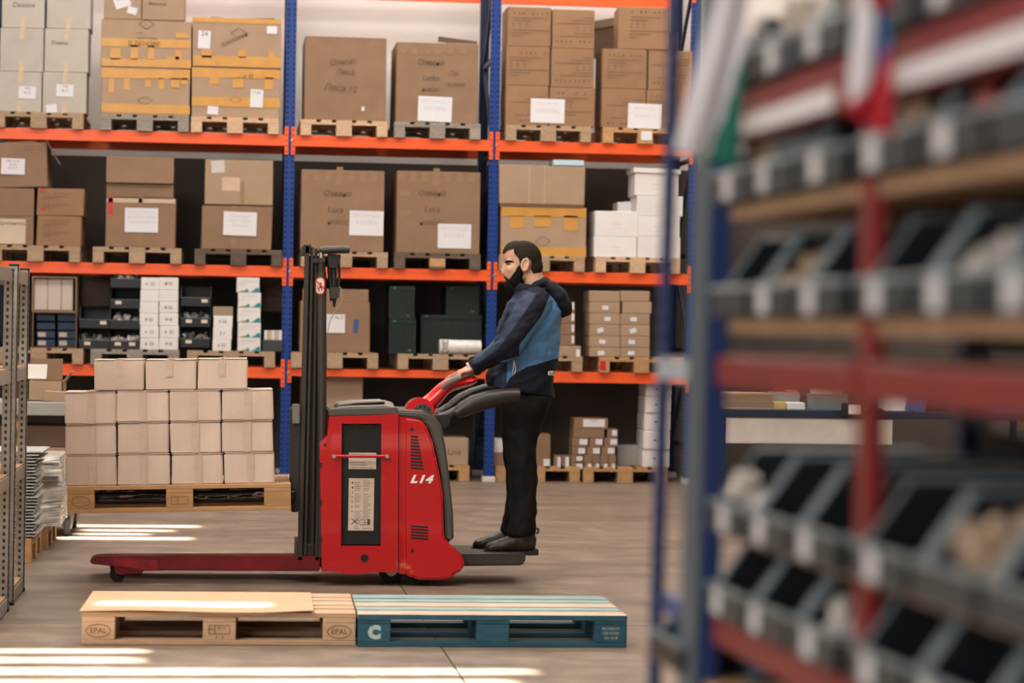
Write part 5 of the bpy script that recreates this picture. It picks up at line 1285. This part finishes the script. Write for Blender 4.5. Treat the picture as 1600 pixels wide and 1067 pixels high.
JMID = mat('jacket_navy_and_shaded_blue', (.013, .025, .062), .65, var=.1, scale=14)  # sleeve navy; also the blue chest panel with its shade painted in
TROU = mat('trouser_black', (.008, .0075, .007), .85, spec=.15, var=.2, scale=12)
BOOT = mat('boot_dark_brown', (.022, .016, .012), .4, var=.2, scale=25)
SOLE = mat('sole_black', (.014, .013, .012), .7, var=.1)
man = empty('person', (M(812, 866).x, YC, .2), 'bearded man in a blue and navy hooded jacket standing on the truck platform', 'person')
MO = man.location
def mo(name, me, parent=None):
    o = obj(name, me, parent or man, (-MO) if parent is None else (0, 0, 0)); return o
# --- body: one continuous surface
sk = MB()
def E(x, y, rx, ry, rz, dy=0.0, tilt=0.0, n=18): sk.ell(M(x, y, dy), (rx, ry, rz), Matrix.Rotation(tilt, 3, 'Y'), n, 12)
E(817.5, 405, .099, .076, .100, 0, 0, 28)          # cranium
E(804, 420, .062, .064, .088, 0, .22, 24)          # face
E(806, 398, .0725, .066, .0735, 0, 0, 28)               # forehead
E(799, 443, .034, .042, .036)                      # chin
E(815, 432, .040, .060, .034, 0, -.5)              # jaw
for s in (-1, 1):
    E(798.5, 421, .030, .028, .028, s*.034)        # cheek bone
    E(797.0, 406.5, .022, .036, .018, s*.022)      # brow ridge
sk.loft([(M(790.5, 408), .009, .011), (M(788.6, 415), .012, .012), (M(786.4, 422.5), .0135, .014), (M(785.8, 426.5), .011, .015), (M(789.5, 429), .009, .012)], 12)
for s in (-1, 1): E(788, 426.5, .010, .007, .008, s*.012)
E(790.2, 434, .009, .020, .006); E(790.8, 438, .010, .019, .0065)        # lips
for s in (-1, 1):                                   # ears
    P = [M(816.5+5.6*math.cos(g)+(1.5 if math.sin(g) < 0 else 0), 413.5+9.2*math.sin(g), s*(.079+.006*max(0, math.cos(g)))) for g in [2*math.pi*i/14 for i in range(14)]]
    sk.tube([p+Vector((.012, 0, 0)) for p in P], .0065, 8, closed=True)
    E(820.5, 415, .014, .006, .024, s*.074); E(818, 423, .008, .006, .009, s*.077)
sk.loft([(M(829, 418), .060, .058), (M(832, 435), .062, .062), (M(837, 452), .070, .072), (M(840, 466), .085, .10)], 20)      # neck
TORSO = [((838, 462), .09, .12), ((837, 478), .115, .17), ((834, 500), .125, .18), ((828, 530), .13, .165), ((822, 560), .135, .15), ((816, 590), .14, .14), ((817, 608), .11, .11)]
sk.loft([(M(*c), a_, b_) for c, a_, b_ in TORSO], 24)
def ARM(s): return [((838-(0 if s < 0 else 6), 470), s*.20, .072), ((823-(0 if s < 0 else 6), 496), s*.25, .060), ((803-(0 if s < 0 else 4), 532), s*.262, .048), ((772, 553), s*.21, .047), ((744, 573-(0 if s < 0 else 3)), s*.15, .034)]
for s in (-1, 1):
    sk.loft([(M(c[0], c[1], dy), r_, r_) for c, dy, r_ in ARM(s)], 16)
    # hand: palm, four fingers bent round the grip, thumb from the side of the palm
    ox, oy = (0, 0) if s < 0 else (-3, -2)
    sk.loft([(M(746+ox, 572+oy, s*.15), .026, .030), (M(739+ox, 576+oy, s*.15), .019, .036), (M(731+ox, 579+oy, s*.152), .016, .043), (M(726.5+ox, 580.5+oy, s*.153), .012, .042)], 14)
    for k, (dyf, ln) in enumerate(((-.033, .86), (-.011, 1.0), (.011, .96), (.033, .78))):
        y_ = s*.153+dyf
        P = [M(731+ox, 579.5+oy, y_), M(726+ox, 580.3+oy, y_), M(726+ox-6.5*ln, 582+oy, y_), M(726+ox-9.0*ln, 587+oy, y_), M(726+ox-6.8*ln, 591+oy, y_)]
        sk.tube(P, [.010, .0102, .0095, .0088, .0076], 10)
    P = [M(738+ox, 577.5+oy, s*.132), M(733+ox, 581+oy, s*.112), M(727+ox, 586+oy, s*.104), M(722+ox, 589+oy, s*.108)]
    sk.tube(P, [.013, .0125, .011, .009], 10)
LEG = lambda s: [((822, 606), s*.080, .085, .075), ((818, 640), s*.088, .085, .072), ((813.5 if s < 0 else 810.5, 680), s*.095, .070, .064), ((815.5 if s < 0 else 810, 725), s*.10, .056, .056), ((817.5 if s < 0 else 811.5, 770), s*.10, .052, .052), ((814 if s < 0 else 806, 815), s*.10, .048, .05), ((812 if s < 0 else 803, 838), s*.10, .042, .045)]
for s in (-1, 1): sk.loft([(M(c[0], c[1], dy), a_, b_) for c, dy, a_, b_ in LEG(s)], 16)
body = mo('body', remesh(sk, .0048, 3, 'body', [SKIN]))
# --- eyes and brows
for s in (-1, 1):
    e = MB().ell(M(795.2, 414.0, s*.031), (.0095, .0115, .0075), None, 14, 10); eo = mo('eye', e.mesh('eye', mat('eye_white', (.42, .38, .35), .25, var=0), smooth=80))
    obj('iris', MB().ell(M(793.0, 414.4, s*.031), (.0045, .0065, .0062), None, 10, 8).mesh('iris', BLACK, smooth=80), eo)
    obj('eyelid', MB().tube([M(799.5, 413.4, s*.050), M(795.5, 412.6, s*.045), M(792.8, 412.6, s*.037), M(792, 412.9, s*.028), M(793, 413, s*.018)], .0042, 8).mesh('eyelid', mat('lid_dark', (.10, .055, .038), .5), smooth=80), eo)
    br_ = MB().tube([M(803, 409.4, s*.057), M(798, 408.2, s*.054), M(793, 408.4, s*.046), M(789.8, 409.2, s*.028), M(789.4, 409.8, s*.014)], [.0028, .0058, .0068, .006, .0035], 8)
    mo('eyebrow', br_.mesh('eyebrow', HAIR, smooth=80))
mo('lips', MB().ell(M(789.6, 437.4), (.0105, .018, .0058), None, 14, 8).mesh('lips', mat('lip', (.36, .15, .12), .45), smooth=80))
# --- hair and beard
hr = MB(); hr.ell(M(818, 404.2), (.1045, .0815, .1035), None, 40, 26); hr.ell(M(806, 397.6), (.0765, .0715, .0785), None, 34, 22); hr.ell(M(830, 417), (.068, .070, .080), None, 24, 16)
hm = remesh(hr, .0032, 3, 'hair', [HAIR])
bm_ = bmesh.new(); bm_.from_mesh(hm)
kill = []
HL = [(780, 398.5), (786, 397), (792, 391.5), (800.5, 389), (800, 395), (803.5, 400), (808, 405), (809, 412), (808, 419), (814.5, 421), (815.0, 406), (821, 402.5), (827.5, 409), (827, 421), (834, 434), (842, 447), (856, 450), (870, 360), (770, 355)]
for v in bm_.verts:
    x, y = pix(v.co)
    # use the side outline; the same on both sides because the head faces straight along
    q = Vector((v.co.x, YC, v.co.z)); x, y = pix(q)
    if not inpoly(x, y, HL): kill.append(v)
bmesh.ops.delete(bm_, geom=kill, context='VERTS'); bm_.to_mesh(hm); bm_.free()
mo('hair', hm)
bd = MB()
def EB(x, y, rx, ry, rz, dy=0.0, tilt=0.0): bd.ell(M(x, y, dy), (rx, ry, rz), Matrix.Rotation(tilt, 3, 'Y'), 20, 14)
EB(799.5, 446, .041, .050, .040); EB(808, 441, .044, .064, .042, 0, -.5); EB(803, 452, .036, .044, .032); EB(795.5, 444, .028, .040, .026)
for s in (-1, 1):
    bd.loft([(M(812.5, 415, s*.064), .010, .008), (M(811.5, 424, s*.061), .024, .012), (M(808, 434, s*.052), .034, .018), (M(802, 443, s*.040), .032, .02)], 14)
    bd.tube([M(788.4, 432.2, s*.002), M(789.5, 433, s*.014), M(792.5, 436, s*.026), M(796, 441, s*.032)], [.0065, .0075, .009, .012], 10)
mo('beard', remesh(bd, .005, 3, 'beard', [BEARD], lambda p: .0025*MN.noise(p*160)))
# --- jacket
jk = MB()
JT = [((839, 455), .088, .10), ((838, 463), .115, .15), ((834, 480), .160, .215), ((830, 505), .172, .225), ((824, 535), .182, .215), ((818, 565), .192, .205), ((814, 592), .192, .20)]
rings = [(M(*c), a_, b_) for c, a_, b_ in JT]
hemc = M(813.5, 612); hv = (M(869, 622)-M(759, 603)).normalized(); tang = hv.cross(Vector((0, 1, 0))); tang = tang if tang.z < 0 else -tang
rings.append((hemc, .197, .20, tang))
jk.loft(rings, 28)
for s in (-1, 1):
    SL = [((842-(0 if s < 0 else 6), 468), s*.165, .088), ((836-(0 if s < 0 else 8), 476), s*.205, .088), ((822-(0 if s < 0 else 8), 497), s*.25, .084), ((803-(0 if s < 0 else 5), 530), s*.265, .074), ((790-(0 if s < 0 else 5), 544), s*.25, .068), ((770, 556-(0 if s < 0 else 3)), s*.21, .058), ((750, 569-(0 if s < 0 else 4)), s*.165, .050), ((741, 574.5-(0 if s < 0 else 5)), s*.15, .046)]
    jk.loft([(M(c[0], c[1], dy), r_, r_) for c, dy, r_ in SL], 20)
# standing collar
jk.loft([(M(820, 444, 0), .070, .078, (-.15, 0, -1)), (M(823, 454, 0), .095, .100), (M(832, 466), .125, .14)], 22)
def fold(p):
    q = Vector((p.x*5+p.z*4, p.y*4, p.z*13-p.x*7)); return .014*MN.noise(q)+.006*MN.noise(Vector((p.x*16+p.z*8, p.y*9, p.z*30-p.x*14)))
jm = remesh(jk, .0052, 6, 'jacket', [JNAVY, JBLUE, JMID], fold)
SLV = [(800, 452), (862, 446), (861, 457), (846, 494), (812, 538), (811, 556), (785, 564), (760, 580), (735, 595), (722, 575), (746, 546), (778, 520), (792, 490), (803, 468)]
UPF = [(795, 466), (808, 468), (800, 486), (786, 512), (770, 530), (760, 530), (775, 490)]
MIDS = [(796, 470), (806, 457), (820, 453), (838, 459), (820, 488), (800, 515), (778, 545), (748, 566), (735, 570), (748, 546), (780, 521), (795, 492)]
BLK = [(880, 558), (870, 560), (824, 573), (809, 581), (797, 590), (789, 604), (786, 640), (900, 640)]
for p in jm.polygons:
    x, y = pix(p.center)
    side = abs(p.center.y-YC)
    if inpoly(x, y, SLV): i = 2 if inpoly(x, y, MIDS) else 0
    elif inpoly(x, y, BLK): i = 0
    elif y < 462 and x < 850: i = 0
    elif x < 772 and y > 555: i = 0
    elif x < 812 and y < 545: i = 2  # blue chest panel, darker colour stands for its shade
    elif 772 <= x < 792 and y > 566: i = 2
    else: i = 1
    p.material_index = i
jo = mo('jacket', jm)
hood = MB()
hood.loft([(M(846, 443), .030, .075), (M(858, 449), .045, .115), (M(870, 463), .058, .135), (M(879, 480), .056, .12), (M(884, 494), .034, .07)], 22)
hood.tube([M(826, 455, -.10), M(836, 447, -.105), M(848, 442, -.08), M(853, 440, 0), M(848, 442, .08), M(836, 447, .105), M(826, 455, .10)], [.018, .024, .028, .028, .028, .024, .018], 12)
ho = mo('hood', remesh(hood, .007, 4, 'hood', [mat('hood_black', (.008, .009, .013), .8, spec=.2, var=.15)], lambda p: .006*MN.noise(p*22)))
zp = MB().tube([M(803, 563, -.24), M(804.5, 570, -.228), M(806, 578, -.218), M(803.5, 584.5, -.215), M(800.5, 582.5, -.217), M(802.5, 574, -.224), M(803, 563, -.235)], .0028, 6)
mo('zip_cord', zp.mesh('zip_cord', mat('cord_pale', (.62, .58, .55), .5, var=0), smooth=60))
c_ = M(862, 583, -.19)
em = MB()
for k in range(3): em.tube([M(858+.0, 580.5+k*2.6, -.185), M(861, 580+k*2.6, -.165), M(865.5, 581+k*2.6, -.13)], .0032, 6)
em.tube([M(857.6, 580.5, -.187), M(856.8, 583, -.19), M(857.8, 586, -.187)], .0032, 6); em.tube([M(861, 580, -.167), M(861.5, 583, -.165)], .003, 6)
mo('back_emblem', em.mesh('back_emblem', mat('emblem_white', (.72, .68, .66), .5, var=0), smooth=60))
# cuffs with tabs, watch
for s in (-1, 1):
    oy = 0 if s < 0 else -5
    mo('cuff', MB().loft([(M(744, 572.5+oy, s*.155), .048, .05), (M(739.5, 575.5+oy, s*.15), .047, .048), (M(738, 576.5+oy, s*.15), .038, .04)], 18).mesh('cuff', JNAVY, smooth=50))
mo('watch', MB().loft([(M(735.5, 572.5, .1), .03, .036), (M(732.5, 574.5, .1), .03, .036)], 16).mesh('watch', mat('watch_pale', (.5, .5, .52), .3), smooth=50))
# --- trousers
tr_ = MB()
tr_.loft([(M(818, 600), .165, .17), (M(820, 622), .160, .175), (M(819, 640), .140, .165)], 24)
for s in (-1, 1):
    TL = [((821, 618), s*.082, .145, .105), ((818, 645), s*.088, .128, .10), ((813 if s < 0 else 810, 680), s*.095, .102, .088), ((815 if s < 0 else 810, 715), s*.10, .085, .08), ((817.5 if s < 0 else 812, 745), s*.10, .078, .078), ((818 if s < 0 else 811, 785), s*.10, .077, .078), ((817 if s < 0 else 806, 812), s*.10, .078, .078), ((815 if s < 0 else 803, 830), s*.10, .080, .078), ((815 if s < 0 else 803, 837), s*.10, .072, .072)]
    tr_.loft([(M(c[0], c[1], dy), a_, b_) for c, dy, a_, b_ in TL], 20)
def tfold(p):
    return .011*MN.noise(Vector((p.x*9+p.z*8, p.y*6, p.z*9-p.x*12)))+.004*MN.noise(Vector((p.x*22+p.z*14, p.y*12, p.z*20-p.x*16)))
mo('trousers', remesh(tr_, .0085, 4, 'trousers', [TROU], tfold))
# --- boots
for s in (-1, 1):
    dx, dyp, ex = (0, 0, 0) if s < 0 else (-19, -5, .0)
    yy = s*.10
    b_ = MB()
    sc_ = 1.0 if s < 0 else .98
    f_ = lambda x, y: M(x+dx, y+dyp+(0 if s < 0 else 0), yy)
    b_.loft([(f_(837, 849), .030, .030), (f_(832, 848), .052, .042), (f_(820, 847), .060, .046), (f_(804, 848.5), .054, .048), (f_(790, 851.5), .043, .051), (f_(775, 854.2), .037, .050), (f_(764, 856.5), .029, .042), (f_(758, 858.5), .014, .026)], 18)
    b_.loft([(f_(822, 848), .058, .050), (f_(820.5, 838), .060, .052), (f_(819, 828), .056, .052)], 18)
    bo = mo('boot', remesh(b_, .006, 4, 'boot', [BOOT], lambda p: .003*MN.noise(p*35)))
    so2 = MB()
    prof = [(840, 857), (840.5, 866.5), (823, 867), (815, 865), (800, 865.5), (780, 866), (762, 864.5), (754.5, 862), (756, 859.5), (775, 861.5), (800, 861), (825, 860.5)]
    pts = [(f_(x, y).x, f_(x, y).z) for x, y in prof]
    so2.prism(pts, YC+yy-.046, YC+yy+.046)
    mo('boot_sole', so2.mesh('boot_sole', SOLE, .004, 2, 40))
    mo('boot_lace', MB().tube([f_(805, 843.5), f_(809, 838), f_(806, 835), f_(812, 832)], .004, 6).mesh('boot_lace', mat('lace_brown', (.06, .045, .03), .6), smooth=60))
mo('boot_loop', MB().tube([M(838, 834, -.1), M(841, 831, -.1), M(841.5, 827, -.1), M(838, 825, -.1)], .006, 6).mesh('boot_loop', BOOT, smooth=60))
# ------------------------------------------------------------------ low things at the foot of the foreground shelf
p = B(-.03, .14, zb(1062)); b_ = obj('small_bin', sbm, None, p, (0, 0, RA-math.pi/2)); tag(b_, 'dark bin with blue packets beyond the navy shelf end, low', 'bin'); obj('rim', srm, b_)
q = clutter(p, .19, .3, .012, mat('packet_bright_blue', (.03, .16, .30), .4), 99, 20, .05, RA-math.pi/2, h=.05); tag(q, 'blue packets in the low bin beyond the navy shelf end', 'small parts', None, 'stuff')
obj('shelf_board', boxmesh(.36, .44, .012, CHIP), br, (.17, .16, zb(1062)-.008))

# ------------------------------------------------------------------ lettering becomes plain mesh
bpy.context.view_layer.update()
dg = bpy.context.evaluated_depsgraph_get()
for o in [q for q in bpy.data.objects if q.type == 'FONT']:
    me = bpy.data.meshes.new_from_object(o.evaluated_get(dg)); nm = o.name
    n = bpy.data.objects.new(nm.split('.')[0], me); COL.objects.link(n)
    n.parent = o.parent; n.location = o.location; n.rotation_euler = o.rotation_euler; n.scale = o.scale
    bpy.data.objects.remove(o)
